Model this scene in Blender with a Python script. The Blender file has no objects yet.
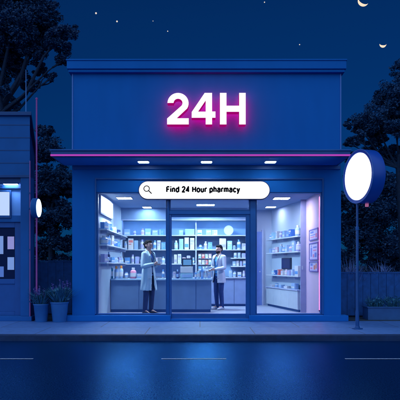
import bpy, bmesh, math, random
from mathutils import Vector, Matrix
random.seed(7)
sc = bpy.context.scene
COL = sc.collection
R = math.radians
# ------------------------------------------------------------------ camera model (photo pixels -> metres)
F, HY, CAM_D, CAM_H = 564.0, 265.0, 12.0, 1.19
def S(d): return F / (CAM_D + d)
def px(x, d=0.0): return (x - 200.0) / S(d)
def pz(y, d=0.0): return CAM_H + (HY - y) / S(d)
def lin(c): return c / 12.92 if c <= 0.04045 else ((c + 0.055) / 1.055) ** 2.4
def C(r, g, b): return (lin(r / 255), lin(g / 255), lin(b / 255))

# ------------------------------------------------------------------ materials
MATS = {}
def mat(name, col, rough=0.5, metal=0.0, var=0.12, scale=6.0, bump=0.0, bscale=60.0, emit=None, estr=0.0, coat=0.0, spec=0.5):
    if name in MATS: return MATS[name]
    m = bpy.data.materials.new(name); m.use_nodes = True
    nt = m.node_tree; b = nt.nodes['Principled BSDF']
    b.inputs['Roughness'].default_value = rough
    b.inputs['Metallic'].default_value = metal
    b.inputs['Specular IOR Level'].default_value = spec
    if coat: b.inputs['Coat Weight'].default_value = coat
    if var > 0:
        tc = nt.nodes.new('ShaderNodeTexCoord')
        n = nt.nodes.new('ShaderNodeTexNoise'); n.inputs['Scale'].default_value = scale; n.inputs['Detail'].default_value = 6
        nt.links.new(tc.outputs['Object'], n.inputs['Vector'])
        r = nt.nodes.new('ShaderNodeValToRGB')
        r.color_ramp.elements[0].position = 0.3; r.color_ramp.elements[1].position = 0.7
        r.color_ramp.elements[0].color = (*[c * (1 - var) for c in col], 1)
        r.color_ramp.elements[1].color = (*[min(1, c * (1 + var)) for c in col], 1)
        nt.links.new(n.outputs['Fac'], r.inputs['Fac']); nt.links.new(r.outputs['Color'], b.inputs['Base Color'])
        if bump > 0:
            n2 = nt.nodes.new('ShaderNodeTexNoise'); n2.inputs['Scale'].default_value = bscale; n2.inputs['Detail'].default_value = 4
            nt.links.new(tc.outputs['Object'], n2.inputs['Vector'])
            bp = nt.nodes.new('ShaderNodeBump'); bp.inputs['Strength'].default_value = bump; bp.inputs['Distance'].default_value = 0.01
            nt.links.new(n2.outputs['Fac'], bp.inputs['Height']); nt.links.new(bp.outputs['Normal'], b.inputs['Normal'])
    else:
        b.inputs['Base Color'].default_value = (*col, 1)
    if emit:
        b.inputs['Emission Color'].default_value = (*emit, 1); b.inputs['Emission Strength'].default_value = estr
    MATS[name] = m
    return m

def emis(name, col, s):
    if name in MATS: return MATS[name]
    m = bpy.data.materials.new(name); m.use_nodes = True; nt = m.node_tree
    for n in list(nt.nodes): nt.nodes.remove(n)
    o = nt.nodes.new('ShaderNodeOutputMaterial'); e = nt.nodes.new('ShaderNodeEmission')
    e.inputs['Color'].default_value = (*col, 1); e.inputs['Strength'].default_value = s
    nt.links.new(e.outputs[0], o.inputs[0]); MATS[name] = m
    return m

def glass_mat():
    m = bpy.data.materials.new('window_glass'); m.use_nodes = True; nt = m.node_tree
    for n in list(nt.nodes): nt.nodes.remove(n)
    o = nt.nodes.new('ShaderNodeOutputMaterial'); t = nt.nodes.new('ShaderNodeBsdfTransparent'); g = nt.nodes.new('ShaderNodeBsdfGlossy')
    t.inputs['Color'].default_value = (0.93, 0.96, 1.0, 1); g.inputs['Roughness'].default_value = 0.03
    fr = nt.nodes.new('ShaderNodeFresnel'); fr.inputs['IOR'].default_value = 1.4
    mx = nt.nodes.new('ShaderNodeMixShader')
    sc_ = nt.nodes.new('ShaderNodeMath'); sc_.operation = 'MULTIPLY'; sc_.inputs[1].default_value = .3; nt.links.new(fr.outputs[0], sc_.inputs[0]); nt.links.new(sc_.outputs[0], mx.inputs[0]); nt.links.new(t.outputs[0], mx.inputs[1]); nt.links.new(g.outputs[0], mx.inputs[2])
    nt.links.new(mx.outputs[0], o.inputs[0]); MATS['glass'] = m
    return m
GLASS = glass_mat()

BLUE = mat('blue_render_wall', (0.007, 0.160, 0.53), 0.85, var=0.05, spec=.25, scale=1.3, bump=0.25, bscale=90)
_n = [q for q in BLUE.node_tree.nodes if q.type == 'TEX_NOISE' and q.inputs['Scale'].default_value < 5][0]
_mp = BLUE.node_tree.nodes.new('ShaderNodeMapping'); _mp.inputs['Scale'].default_value = (2.0, 2.0, .6)
BLUE.node_tree.links.new(_n.inputs['Vector'].links[0].from_socket, _mp.inputs['Vector']); BLUE.node_tree.links.new(_mp.outputs['Vector'], _n.inputs['Vector'])
BLUE_D = mat('dark_blue_metal', (0.005, 0.075, 0.27), 0.5, var=0.10, scale=3)
BLUE_F = mat('blue_frame_metal', (0.005, 0.105, 0.36), 0.45, var=0.08, scale=4)
TRIM = mat('pale_trim', (0.07, 0.20, 0.58), 0.3, var=0.05)
PINK = emis('pink_led', (0.56, 0.07, 0.58), 0.80)
NEON_SIDE = emis('magenta_neon', (0.34, 0.0, 0.14), 1.0)
NEON_BACK = emis('magenta_halo', (1.0, 0.0, 0.020), 52.0)
WALL_IN = mat('pale_interior_paint', (0.58, 0.69, 0.86), 0.7, var=0.04, scale=2)
CEIL = mat('ceiling_paint', (0.38, 0.54, 0.80), 0.8, var=0.04, scale=2)
FLOOR = mat('interior_floor_vinyl', (0.46, 0.50, 0.66), 0.35, var=0.08, scale=3)
WHITE = mat('white_laminate', (0.70, 0.76, 0.86), 0.4, var=0.04)
LAV = mat('lavender_laminate', (0.50, 0.56, 0.80), 0.45, var=0.05)
COUNTER = mat('slate_blue_counter', (0.16, 0.28, 0.50), 0.45, var=0.08, scale=3)
CTOP = mat('pale_counter_top', (0.42, 0.62, 0.85), 0.25, var=0.05)
CABI = mat('grey_blue_cabinet', (0.24, 0.32, 0.58), 0.45, var=0.06)
DARK = mat('black_plastic', (0.012, 0.02, 0.06), 0.35, var=0.05)
PURP = mat('purple_end_panel', (0.42, 0.43, 0.68), 0.5, var=0.06)
ROADM = None

# ------------------------------------------------------------------ mesh builder
ROOT = {}
class MB:
    def __init__(s): s.v = []; s.f = []; s.m = []; s.starts = []
    def add(s, vs, fs, mi=0):
        s.starts.append((len(s.v), len(s.f))); o = len(s.v); s.v += [tuple(v) for v in vs]; s.f += [tuple(i + o for i in f) for f in fs]; s.m += [mi] * len(fs); return s
    def box(s, x0, x1, y0, y1, z0, z1, mi=0):
        return s.add([(x0,y0,z0),(x1,y0,z0),(x1,y1,z0),(x0,y1,z0),(x0,y0,z1),(x1,y0,z1),(x1,y1,z1),(x0,y1,z1)],
                     [(3,2,1,0),(4,5,6,7),(0,1,5,4),(1,2,6,5),(2,3,7,6),(3,0,4,7)], mi)
    def obox(s, c, sx, sy, z0, z1, yaw=0, mi=0):
        ca, sa = math.cos(yaw), math.sin(yaw); vs = []
        for z in (z0, z1):
            for a, b in ((-.5,-.5),(.5,-.5),(.5,.5),(-.5,.5)):
                x, y = a*sx, b*sy; vs.append((c[0]+x*ca-y*sa, c[1]+x*sa+y*ca, z))
        return s.add(vs, [(3,2,1,0),(4,5,6,7),(0,1,5,4),(1,2,6,5),(2,3,7,6),(3,0,4,7)], mi)
    def prism(s, pts, z0, z1, mi=0):
        n = len(pts)
        return s.add([(x,y,z0) for x,y in pts]+[(x,y,z1) for x,y in pts], [tuple(range(n-1,-1,-1)), tuple(range(n,2*n))]+[(i,(i+1)%n,(i+1)%n+n,i+n) for i in range(n)], mi)
    def tube(s, p0, p1, r0, r1=None, n=10, mi=0, caps=True):
        r1 = r0 if r1 is None else r1
        p0, p1 = Vector(p0), Vector(p1); d = (p1-p0).normalized()
        a = d.orthogonal().normalized(); b = d.cross(a); vs = []
        for p, r in ((p0,r0),(p1,r1)):
            for i in range(n):
                t = 2*math.pi*i/n; vs.append(p + a*(r*math.cos(t)) + b*(r*math.sin(t)))
        fs = [(i,(i+1)%n,(i+1)%n+n,i+n) for i in range(n)]
        if caps: fs += [tuple(range(n-1,-1,-1)), tuple(range(n,2*n))]
        return s.add(vs, fs, mi)
    def path(s, pts, rs, n=8, mi=0):
        for i in range(len(pts)-1):
            s.tube(pts[i], pts[i+1], rs[i], rs[i+1], n, mi)
        return s
    def lathe(s, c, prof, n=20, axis=None, mi=0):
        ax = Vector(axis).normalized() if axis else Vector((0,0,1))
        a = ax.orthogonal().normalized(); b = ax.cross(a); c = Vector(c); vs = []
        for r, h in prof:
            for i in range(n):
                t = 2*math.pi*i/n; vs.append(c + ax*h + a*(r*math.cos(t)) + b*(r*math.sin(t)))
        fs = []
        for k in range(len(prof)-1):
            for i in range(n): fs.append((k*n+i, k*n+(i+1)%n, (k+1)*n+(i+1)%n, (k+1)*n+i))
        fs += [tuple(range(n-1,-1,-1)), tuple(range((len(prof)-1)*n, len(prof)*n))]
        return s.add(vs, fs, mi)
    def build_each(s, name, mats, parent, **kw):
        """every solid added to this builder becomes a mesh of its own"""
        starts = s.starts + [(len(s.v), len(s.f))]
        for (v0, f0), (v1, f1) in zip(starts, starts[1:]):
            q = MB(); q.v = s.v[v0:v1]; q.f = [tuple(i-v0 for i in f) for f in s.f[f0:f1]]; q.m = s.m[f0:f1]
            q.build(name, mats, parent, **kw)
    def build(s, name, mats, parent=None, origin=None, bevel=0.0, smooth=False, local=False):
        if not isinstance(mats, (list, tuple)): mats = [mats]
        off = Vector((0,0,0))
        if parent is not None and not local: off = ROOT[parent.name]
        elif origin is not None: off = Vector(origin)
        me = bpy.data.meshes.new(name)
        me.from_pydata([tuple(Vector(v)-off) for v in s.v], [], s.f)
        for m in mats: me.materials.append(m)
        me.polygons.foreach_set('material_index', s.m)
        if smooth:
            me.polygons.foreach_set('use_smooth', [True]*len(me.polygons))
            try: me.set_sharp_from_angle(angle=R(40))
            except Exception: pass
        me.update()
        o = bpy.data.objects.new(name, me); COL.objects.link(o)
        if parent is not None: o.parent = parent; ROOT[o.name] = Vector((0,0,0)) if local else off
        else: o.location = off; ROOT[o.name] = off
        if bevel:
            b = o.modifiers.new('bevel', 'BEVEL'); b.width = bevel; b.segments = 2; b.limit_method = 'ANGLE'; b.harden_normals = False
        return o

def tag(o, label, cat, group=None):
    o['label'] = label; o['category'] = cat
    if group: o['group'] = group
    return o
def struct(o): o['kind'] = 'structure'; return o
def thing(name, loc, label, cat, group=None, rotz=0.0):
    o = bpy.data.objects.new(name, None); COL.objects.link(o); o.location = loc; o.rotation_euler = (0,0,rotz)
    o.empty_display_size = 0.2; ROOT[o.name] = Vector(loc)
    return tag(o, label, cat, group)
def copy_thing(o, loc, label, group=None):
    c = o.copy(); COL.objects.link(c); c.location = loc; c['label'] = label
    if group: c['group'] = group
    for ch in o.children:
        d = ch.copy(); COL.objects.link(d); d.parent = c
        for g in ch.children:
            e = g.copy(); COL.objects.link(e); e.parent = d
    return c
ORD = ['first','second','third','fourth','fifth','sixth','seventh','eighth','ninth','tenth','eleventh','twelfth','thirteenth','fourteenth','fifteenth','sixteenth','seventeenth','eighteenth']

# ------------------------------------------------------------------ ground, road, pavement
def tex_mat(name, fn):
    m = bpy.data.materials.new(name); m.use_nodes = True; nt = m.node_tree
    fn(nt, nt.nodes['Principled BSDF']); return m
def road_nodes(nt, b):
    L = nt.links.new
    tc = nt.nodes.new('ShaderNodeTexCoord')
    n1 = nt.nodes.new('ShaderNodeTexNoise'); n1.inputs['Scale'].default_value = 0.45; n1.inputs['Detail'].default_value = 2
    n2 = nt.nodes.new('ShaderNodeTexNoise'); n2.inputs['Scale'].default_value = 60; n2.inputs['Detail'].default_value = 4
    n3 = nt.nodes.new('ShaderNodeTexVoronoi'); n3.inputs['Scale'].default_value = 120
    for n in (n1, n2, n3): L(tc.outputs['Object'], n.inputs['Vector'])
    r = nt.nodes.new('ShaderNodeValToRGB'); r.color_ramp.elements[0].color = (0.001,0.012,0.045,1); r.color_ramp.elements[1].color = (0.012,0.060,0.170,1)
    r.color_ramp.elements[0].position = .3; r.color_ramp.elements[1].position = .75
    L(n2.outputs['Fac'], r.inputs['Fac'])
    df = nt.nodes.new('ShaderNodeBsdfDiffuse'); L(r.outputs['Color'], df.inputs['Color'])
    gl = nt.nodes.new('ShaderNodeBsdfGlossy'); gl.inputs['Color'].default_value = (.06,.26,.66,1)
    mr = nt.nodes.new('ShaderNodeMapRange'); mr.inputs['From Min'].default_value = .35; mr.inputs['From Max'].default_value = .65
    mr.inputs['To Min'].default_value = .235; mr.inputs['To Max'].default_value = .245
    L(n1.outputs['Fac'], mr.inputs['Value']); L(mr.outputs['Result'], gl.inputs['Roughness'])
    bp = nt.nodes.new('ShaderNodeBump'); bp.inputs['Strength'].default_value = .3; bp.inputs['Distance'].default_value = .004
    L(n3.outputs['Distance'], bp.inputs['Height']); L(bp.outputs['Normal'], gl.inputs['Normal']); L(bp.outputs['Normal'], df.inputs['Normal'])
    fr = nt.nodes.new('ShaderNodeFresnel'); fr.inputs['IOR'].default_value = 1.38
    mx = nt.nodes.new('ShaderNodeMixShader'); L(fr.outputs[0], mx.inputs[0]); L(df.outputs[0], mx.inputs[1]); L(gl.outputs[0], mx.inputs[2])
    L(mx.outputs[0], nt.nodes['Material Output'].inputs['Surface']); nt.nodes.remove(b)
ROADM = tex_mat('wet_asphalt', road_nodes)
def pave_nodes(nt, b):
    L = nt.links.new
    tc = nt.nodes.new('ShaderNodeTexCoord'); br = nt.nodes.new('ShaderNodeTexBrick')
    br.offset = 0.5; br.inputs['Scale'].default_value = 1.0; br.inputs['Brick Width'].default_value = 1.9; br.inputs['Row Height'].default_value = 1.22
    br.inputs['Mortar Size'].default_value = .009; br.inputs['Bias'].default_value = 0
    br.inputs['Color1'].default_value = (0.125,0.275,0.66,1); br.inputs['Color2'].default_value = (0.15,0.315,0.73,1); br.inputs['Mortar'].default_value = (0.10,0.12,0.2,1)
    n = nt.nodes.new('ShaderNodeTexNoise'); n.inputs['Scale'].default_value = 9; n.inputs['Detail'].default_value = 8
    L(tc.outputs['Object'], br.inputs['Vector']); L(tc.outputs['Object'], n.inputs['Vector'])
    mx = nt.nodes.new('ShaderNodeMix'); mx.data_type = 'RGBA'; mx.blend_type = 'MULTIPLY'; mx.inputs['Factor'].default_value = .5
    L(br.outputs['Color'], mx.inputs['A']); L(n.outputs['Fac'], mx.inputs['B']); L(mx.outputs['Result'], b.inputs['Base Color'])
    b.inputs['Roughness'].default_value = .5
    bp = nt.nodes.new('ShaderNodeBump'); bp.inputs['Strength'].default_value = .2; bp.inputs['Distance'].default_value = .01
    L(n.outputs['Fac'], bp.inputs['Height']); L(bp.outputs['Normal'], b.inputs['Normal'])
PAVE = tex_mat('pavement_slabs', pave_nodes)
KERB = mat('kerb_stone', (0.010, 0.034, 0.11), 0.7, var=.25, scale=8, bump=.3)
EARTH = mat('dark_ground', (0.035, 0.05, 0.07), 0.9, var=.4, scale=2, bump=.4, bscale=20)

def sheet(name, x0, x1, y0, y1, z, m):
    return struct(MB().add([(x0,y0,z),(x1,y0,z),(x1,y1,z),(x0,y1,z)], [(0,1,2,3)]).build(name, m))
KY = -2.30
sheet('ground', -600, 600, -300, 900, -0.125, EARTH)
sheet('road', -120, 120, -13.5, KY-0.05, -0.10, ROADM)
struct(MB().box(-120, 120, KY, -0.02, -0.124, 0.0).build('pavement', PAVE))
struct(MB().box(-120, 120, KY-0.14, KY-0.002, -0.123, 0.004).build('kerb', KERB, bevel=.015))
struct(MB().box(-120, 120, -0.018, 40, -0.122, -0.002).build('yard_ground', EARTH))
LINE = mat('worn_road_paint', (0.42, 0.46, 0.62), 0.6, var=.35, scale=30)
mk = MB()
yl = -CAM_D + F*(CAM_H+.1)/94.0
for x0, x1 in ((-2.75,-2.29),(-.53,.36),(1.99,2.9),(-5.2,-4.3),(4.6,5.5),(-7.7,-6.8),(7.2,8.1)):
    mk.add([(x0,yl-.028,-.096),(x1,yl-.028,-.096),(x1,yl+.028,-.096),(x0,yl+.028,-.096)], [(0,1,2,3)])
struct(mk.build('road_marking', LINE))

# ------------------------------------------------------------------ pharmacy building
XL, XR = -2.72, 3.0
GX0, GX1 = -2.235, 2.63
ZS, ZB, ZT = 0.147, 2.745, 3.04
shop = thing('pharmacy_building', (0.14, 0, 0), 'flat-roofed royal blue pharmacy with a lit glass shopfront', 'building')
MB().box(XL, XR, 0, .2, ZT, 5.262).build('wall', BLUE, shop)
MB().box(XL, GX0, 0, .2, .125, ZT).build('wall', BLUE, shop)
MB().box(GX1, XR, 0, .2, .125, ZT).build('wall', BLUE, shop)
MB().box(GX0, GX1, .03, .2, ZB, ZT).build('window_header', BLUE, shop)
t = MB(); t.box(GX0, GX1, -.012, .03, ZT-.03, ZT); t.box(GX0, GX0+.028, -.01, .03, ZS, ZT-.03); t.box(GX1-.028, GX1, -.01, .03, ZS, ZT-.03)
t.build_each('shopfront_trim', BLUE_F, shop)
MB().box(XL, XL+.15, .2, 4.8, 0, 5.262).build('wall', BLUE, shop)
MB().box(XR-.15, XR, .2, 4.8, 0, 5.262).build('wall', BLUE, shop)
MB().box(XL+.15, XR-.15, 4.65, 4.8, 0, 5.262).build('wall', BLUE, shop)
co = MB(); co.box(XL-.06, XR+.06, -.10, 4.9, 5.262, 5.32); co.box(XL-.085, XR+.085, -.135, 4.93, 5.32, 5.49); co.box(XL-.10, XR+.10, -.15, 4.95, 5.49, 5.525)
co.build('cornice', BLUE, shop, bevel=.012)
pl = MB(); pl.box(XL-.13, -.62, -.12, .2, 0.001, .125); pl.box(1.04, XR+.13, -.12, .2, 0.001, .125); pl.box(-.62, 1.04, -.10, .2, 0.001, .05)
pl.build_each('plinth', BLUE, shop, bevel=.01)
# corner trims on the upper wall (thin pale edges)
e = MB(); e.box(XL-.004, XL+.022, -.012, .0, 3.45, 5.262); e.box(XR-.022, XR+.004, -.012, .0, 3.45, 5.262)
e.build_each('corner_trim', TRIM, shop)
# canopy
CX0, CX1 = -2.92, 2.94
cn = MB().box(CX0, CX1, -.98, -.002, 3.312, 3.42).build('canopy', BLUE_D, shop, bevel=.01)
MB().box(CX0-.02, CX1+.02, -1.0, -.003, 3.42, 3.45).build('canopy_cap', BLUE_F, cn, bevel=.006)
MB().box(CX0, CX1, -.994, -.981, 3.318, 3.352).build('light_strip', PINK, cn)
MB().box(CX0+.05, CX1-.05, -.93, -.03, 3.30, 3.311).build('soffit_panel', BLUE, cn)
MB().box(XL+.02, XR-.02, -.05, -.001, 3.22, 3.299).build('canopy_bracket', BLUE_F, cn, bevel=.006)

# frames and glass
def frame_rect(x0, x1, z0, z1, w, y0, y1, mb=None):
    mb = mb or MB()
    mb.box(x0, x0+w, y0, y1, z0, z1); mb.box(x1-w, x1, y0, y1, z0, z1)
    mb.box(x0+w, x1-w, y0, y1, z0, z0+w); mb.box(x0+w, x1-w, y0, y1, z1-w, z1); return mb
def window(x0, x1, z0, z1, w=.03):
    wn = frame_rect(x0, x1, z0, z1, w, .045, .12).build('window', BLUE_F, shop, bevel=.004)
    MB().box(x0+w, x1-w, .078, .086, z0+w, z1-w).build('window_glass', GLASS, wn)
    t = MB(); t.box(x0+w, x1-w, .036, .044, z0+w-.012, z0+w); t.box(x0+w, x1-w, .036, .044, z1-w, z1-w+.010); t.build_each('highlight_bead', TRIM, wn)  # pale strips paint in the highlight lines along the frame
    return wn
PX0, PX1, PX2, PX3 = -.70, -.655, 1.0, 1.185
window(GX0+.028, PX0, .126, ZB)
window(PX3, GX1-.028, .126, ZB)
MB().box(PX0, PX1, .0, .14, .051, ZB).build('door_post', BLUE_F, shop, bevel=.006)
MB().box(PX2+.07, PX3, .0, .14, .051, ZB).build('door_post', BLUE_F, shop, bevel=.006)
MB().box(PX1, PX2+.07, .01, .13, 2.27, 2.345).build('transom_bar', BLUE_F, shop, bevel=.005)
tr = frame_rect(PX1, PX2+.07, 2.345, ZB, .02, .03, .11).build('transom_window', BLUE_F, shop, bevel=.004)
MB().box(PX1+.02, PX2+.05, .066, .074, 2.365, ZB-.02).build('window_glass', GLASS, tr)
t = frame_rect(PX1+.02, PX2+.05, 2.365, ZB-.02, .010, .052, .060); t.build('highlight_bead', TRIM, tr)
dr = MB(); dr.box(PX1, PX1+.042, .03, .10, .052, 2.27); dr.box(PX2-.018, PX2+.07, .03, .10, .052, 2.27); dr.box(PX1+.042, PX2-.018, .03, .10, 2.215, 2.27); dr.box(PX1+.042, PX2-.018, .03, .10, .052, .145)
dr = dr.build('door', BLUE_F, shop, bevel=.005)
MB().box(PX1+.042, PX2-.018, .062, .070, .145, 2.215).build('window_glass', GLASS, dr)
frame_rect(PX1+.042, PX2-.018, .145, 2.215, .010, .021, .029).build('highlight_bead', TRIM, dr)  # light reflected along the door edges, painted as pale lines
MB().box(PX1+.010, PX1+.026, -.004, .029, .06, 2.26).build('highlight_strip', TRIM, dr)  # bright door edge put in as a pale strip
MB().box(PX1, PX2+.06, -.012, .02, .0515, .064).build('threshold_strip', TRIM, dr)
# interior shell
ZC = 2.78
MB().box(XL+.15, XR-.15, .2, 4.65, .0, .03).build('floor', FLOOR, shop)
MB().box(XL+.15, XR-.15, .2, 4.65, ZC, ZC+.08).build('ceiling', CEIL, shop)
MB().box(-2.26, -2.2, .2, 4.4, .03, ZC).build('inner_wall', WALL_IN, shop)
MB().box(-2.2, 2.07, 4.3, 4.4, .03, ZC).build('inner_wall', WALL_IN, shop)
MB().box(2.585, 2.65, .2002, 1.72, .03, ZC).build('inner_wall', mat('pink_wash_tint', (0.74,0.54,0.74), .7, var=.04, scale=2), shop)  # pink light wash put into the wall colour
MB().prism([(2.585,1.72),(2.65,1.72),(2.65,1.82),(2.14,4.4),(2.07,4.4),(2.07,4.2)], .03, ZC).build('inner_wall', WALL_IN, shop)
MB().box(px(122,3.9), px(247,3.9), 3.72, 3.745, 2.43, 2.4645).build('added_pelmet', LAV, shop)  # added board, keeps the strip light above the shelves out of view
MB().box(-2.2, px(247,3.72), 3.72, 4.3, 2.465, ZC-.001).build('bulkhead', mat('bulkhead_paint', (0.24,0.37,0.62), .6, var=.05), shop)

# ------------------------------------------------------------------ lights
PANEL_AD = emis('panel_light_cool_deep', (0.62, 0.85, 1.0), 55.0)
PANEL_CD = emis('panel_light_lavender_deep', (0.76, 0.79, 1.0), 32.0)
PANEL_A = emis('panel_light_cool', (0.76, 0.90, 1.0), 165.0)
PANEL_B = emis('panel_light_cyan', (0.60, 0.86, 1.0), 185.0)
PANEL_C = emis('panel_light_lavender', (0.80, 0.81, 1.0), 95.0)
RIMW = mat('white_metal_rim', (0.7, 0.74, 0.85), .4, var=.03)
def ceiling_light(x, d, w, l, m, label):
    o = thing('ceiling_light', (x, d, ZC), label, 'ceiling light', 'ceiling panel lights in the shop')
    frame = MB()
    frame.box(x-w/2-.02, x-w/2, d-l/2-.02, d+l/2+.02, ZC-.02, ZC-.001); frame.box(x+w/2, x+w/2+.02, d-l/2-.02, d+l/2+.02, ZC-.02, ZC-.001)
    frame.box(x-w/2, x+w/2, d-l/2-.02, d-l/2, ZC-.02, ZC-.001); frame.box(x-w/2, x+w/2, d+l/2, d+l/2+.02, ZC-.02, ZC-.001)
    frame.build('frame', RIMW, o)
    MB().box(x-w/2, x+w/2, d-l/2, d+l/2, ZC-.016, ZC-.002).build('diffuser', m, o)
ceiling_light(px(124.5, 1.3), 1.3, .33, .34, PANEL_A, 'square panel light in the ceiling near the window, above the coated woman')
ceiling_light(px(147, 3.4), 3.42, .22, .32, PANEL_AD, 'small panel light deep in the ceiling before the blue bulkhead')
ceiling_light(px(205.5, 2.8), 2.8, .46, .32, PANEL_B, 'wide panel light in the ceiling behind the door transom')
ceiling_light(px(281.5, 1.35), 1.35, .36, .34, PANEL_C, 'square panel light in the ceiling near the window by the posters')
ceiling_light(px(271, 3.3), 3.35, .26, .30, PANEL_CD, 'small panel light deep in the ceiling above the tilted wall shelves')
SPOT = emis('downlight_glow', (0.62, 0.80, 1.0), 45.0)
for x, lb in ((143.5,'slim downlight in the canopy nearest the magnifier symbol'), (206.5,'slim downlight in the canopy under the big numerals'), (270.5,'slim downlight in the canopy nearest the round pole sign')):
    X = px(x, -.5); o = thing('downlight', (X, -.5, 3.299), lb, 'downlight', 'downlights under the canopy')
    MB().box(X-.12, X+.12, -.60, -.40, 3.286, 3.299).build('housing', RIMW, o)
    MB().box(X-.10, X+.10, -.58, -.42, 3.281, 3.2855).build('lamp_face', SPOT, o)

# ------------------------------------------------------------------ 24H sign
NEON_FACE = emis('white_neon_face', (1.0, 0.93, 0.98), 1.1)
def extrude_shape(name, loops, x0, z0, yf, yb, parent):
    cu = bpy.data.curves.new('glyph', 'CURVE'); cu.dimensions = '2D'; cu.fill_mode = 'BOTH'; cu.extrude = (yb-yf)/2; cu.bevel_depth = .003; cu.bevel_resolution = 1
    for lp in loops:
        sp = cu.splines.new('POLY'); sp.points.add(len(lp)-1); sp.use_cyclic_u = True
        for p, q in zip(sp.points, lp): p.co = (q[0], q[1], 0, 1)
    tmp = bpy.data.objects.new('glyph_tmp', cu); COL.objects.link(tmp)
    me = bpy.data.meshes.new_from_object(tmp.evaluated_get(bpy.context.evaluated_depsgraph_get()))
    bpy.data.objects.remove(tmp)
    off = ROOT[parent.name]
    me.transform(Matrix(((1,0,0,x0),(0,0,-1,(yf+yb)/2),(0,1,0,z0),(0,0,0,1))))
    me.transform(Matrix.Translation(-off))
    me.materials.clear(); me.materials.append(NEON_SIDE); me.materials.append(NEON_FACE); me.materials.append(NEON_BACK)
    for p in me.polygons: p.material_index = 1 if p.normal.y < -.5 else (2 if p.normal.y > .5 else 0)
    me.name = name
    o = bpy.data.objects.new(name, me); COL.objects.link(o); o.parent = parent
    return o
sg = thing('numeral_sign', (.14, -.2, 4.1), 'glowing white 24H sign with magenta halo on the upper wall', 'sign')
two = []
for k in range(19): a = R(178 - k*(178+30)/18); two.append((.225+.218*math.cos(a), .437+.213*math.sin(a)))
two += [(.195,.125),(.445,.125),(.445,0),(0,0),(0,.12)]
for k in range(15): a = R(-38 + k*(178+38)/14); two.append((.225+0.094*math.cos(a), .442+.090*math.sin(a)))
four = [[(.285,.65),(.445,.65),(.445,.265),(.52,.265),(.52,.138),(.445,.138),(.445,0),(.308,0),(.308,.138),(0,.138),(0,.255)], [(.308,.262),(.135,.262),(.308,.50)]]
hh = [(0,0),(.132,0),(.132,.262),(.398,.262),(.398,0),(.53,0),(.53,.65),(.398,.65),(.398,.385),(.132,.385),(.132,.65),(0,.65)]
four = [[(x*.94, z) for x, z in lp] for lp in four]
YF, YB = -.31, -.12
extrude_shape('numeral', [two], px(167.2,-.3), 4.105, YF, YB, sg)
extrude_shape('numeral', four, px(191.8,-.3), 4.105, YF, YB, sg)
extrude_shape('letter', [hh], px(220.0,-.3), 4.105, YF, YB, sg)
st = MB()
for x in (-.56, -.34, .19, .48, .86): st.tube((x,-.121,4.2),(x,-.001,4.2),.012); st.tube((x,-.121,4.16),(x,-.001,4.16),.012)
st.build_each('standoff', DARK, sg)

# ------------------------------------------------------------------ search bar sign with hand-laid stroke lettering
sb = thing('search_bar_sign', (.08, -.1, 2.57), 'long white rounded sign reading Find 24 Hour pharmacy over the door', 'sign')
bx0, bx1, bz0, bz1 = px(138.3,-.1), px(270.2,-.1), pz(199.6,-.1), pz(180.8,-.1)
def stadium(x0, x1, z0, z1, n=14):
    r = (z1-z0)/2; zc = (z0+z1)/2; pts = []
    for k in range(n+1): a = R(-90+180*k/n); pts.append((x1-r+r*math.cos(a), zc+r*math.sin(a)))
    for k in range(n+1): a = R(90+180*k/n); pts.append((x0+r+r*math.cos(a), zc+r*math.sin(a)))
    return pts
def plate(pts, y0, y1, mi=0, mb=None):
    mb = mb or MB(); n = len(pts)
    return mb.add([(x,y0,z) for x,z in pts]+[(x,y1,z) for x,z in pts], [tuple(range(n)), tuple(range(2*n-1,n-1,-1))]+[((i+1)%n,i,i+n,(i+1)%n+n) for i in range(n)], mi)
plate(stadium(bx0, bx1, bz0, bz1), -.105, -.002).build('sign_case', mat('sign_rim', (0.01,0.02,0.12), .4, var=0), sb)
plate(stadium(bx0+.016, bx1-.016, bz0+.016, bz1-.016), -.112, -.1055).build('sign_face', emis('sign_white', (1.0,1.0,1.0), 1.05), sb)
def arc(cx, cz, rx, rz, a0, a1, n=12): return [(cx+rx*math.cos(R(a0+(a1-a0)*k/n)), cz+rz*math.sin(R(a0+(a1-a0)*k/n))) for k in range(n+1)]
X_ = .52; CAP = .72
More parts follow.
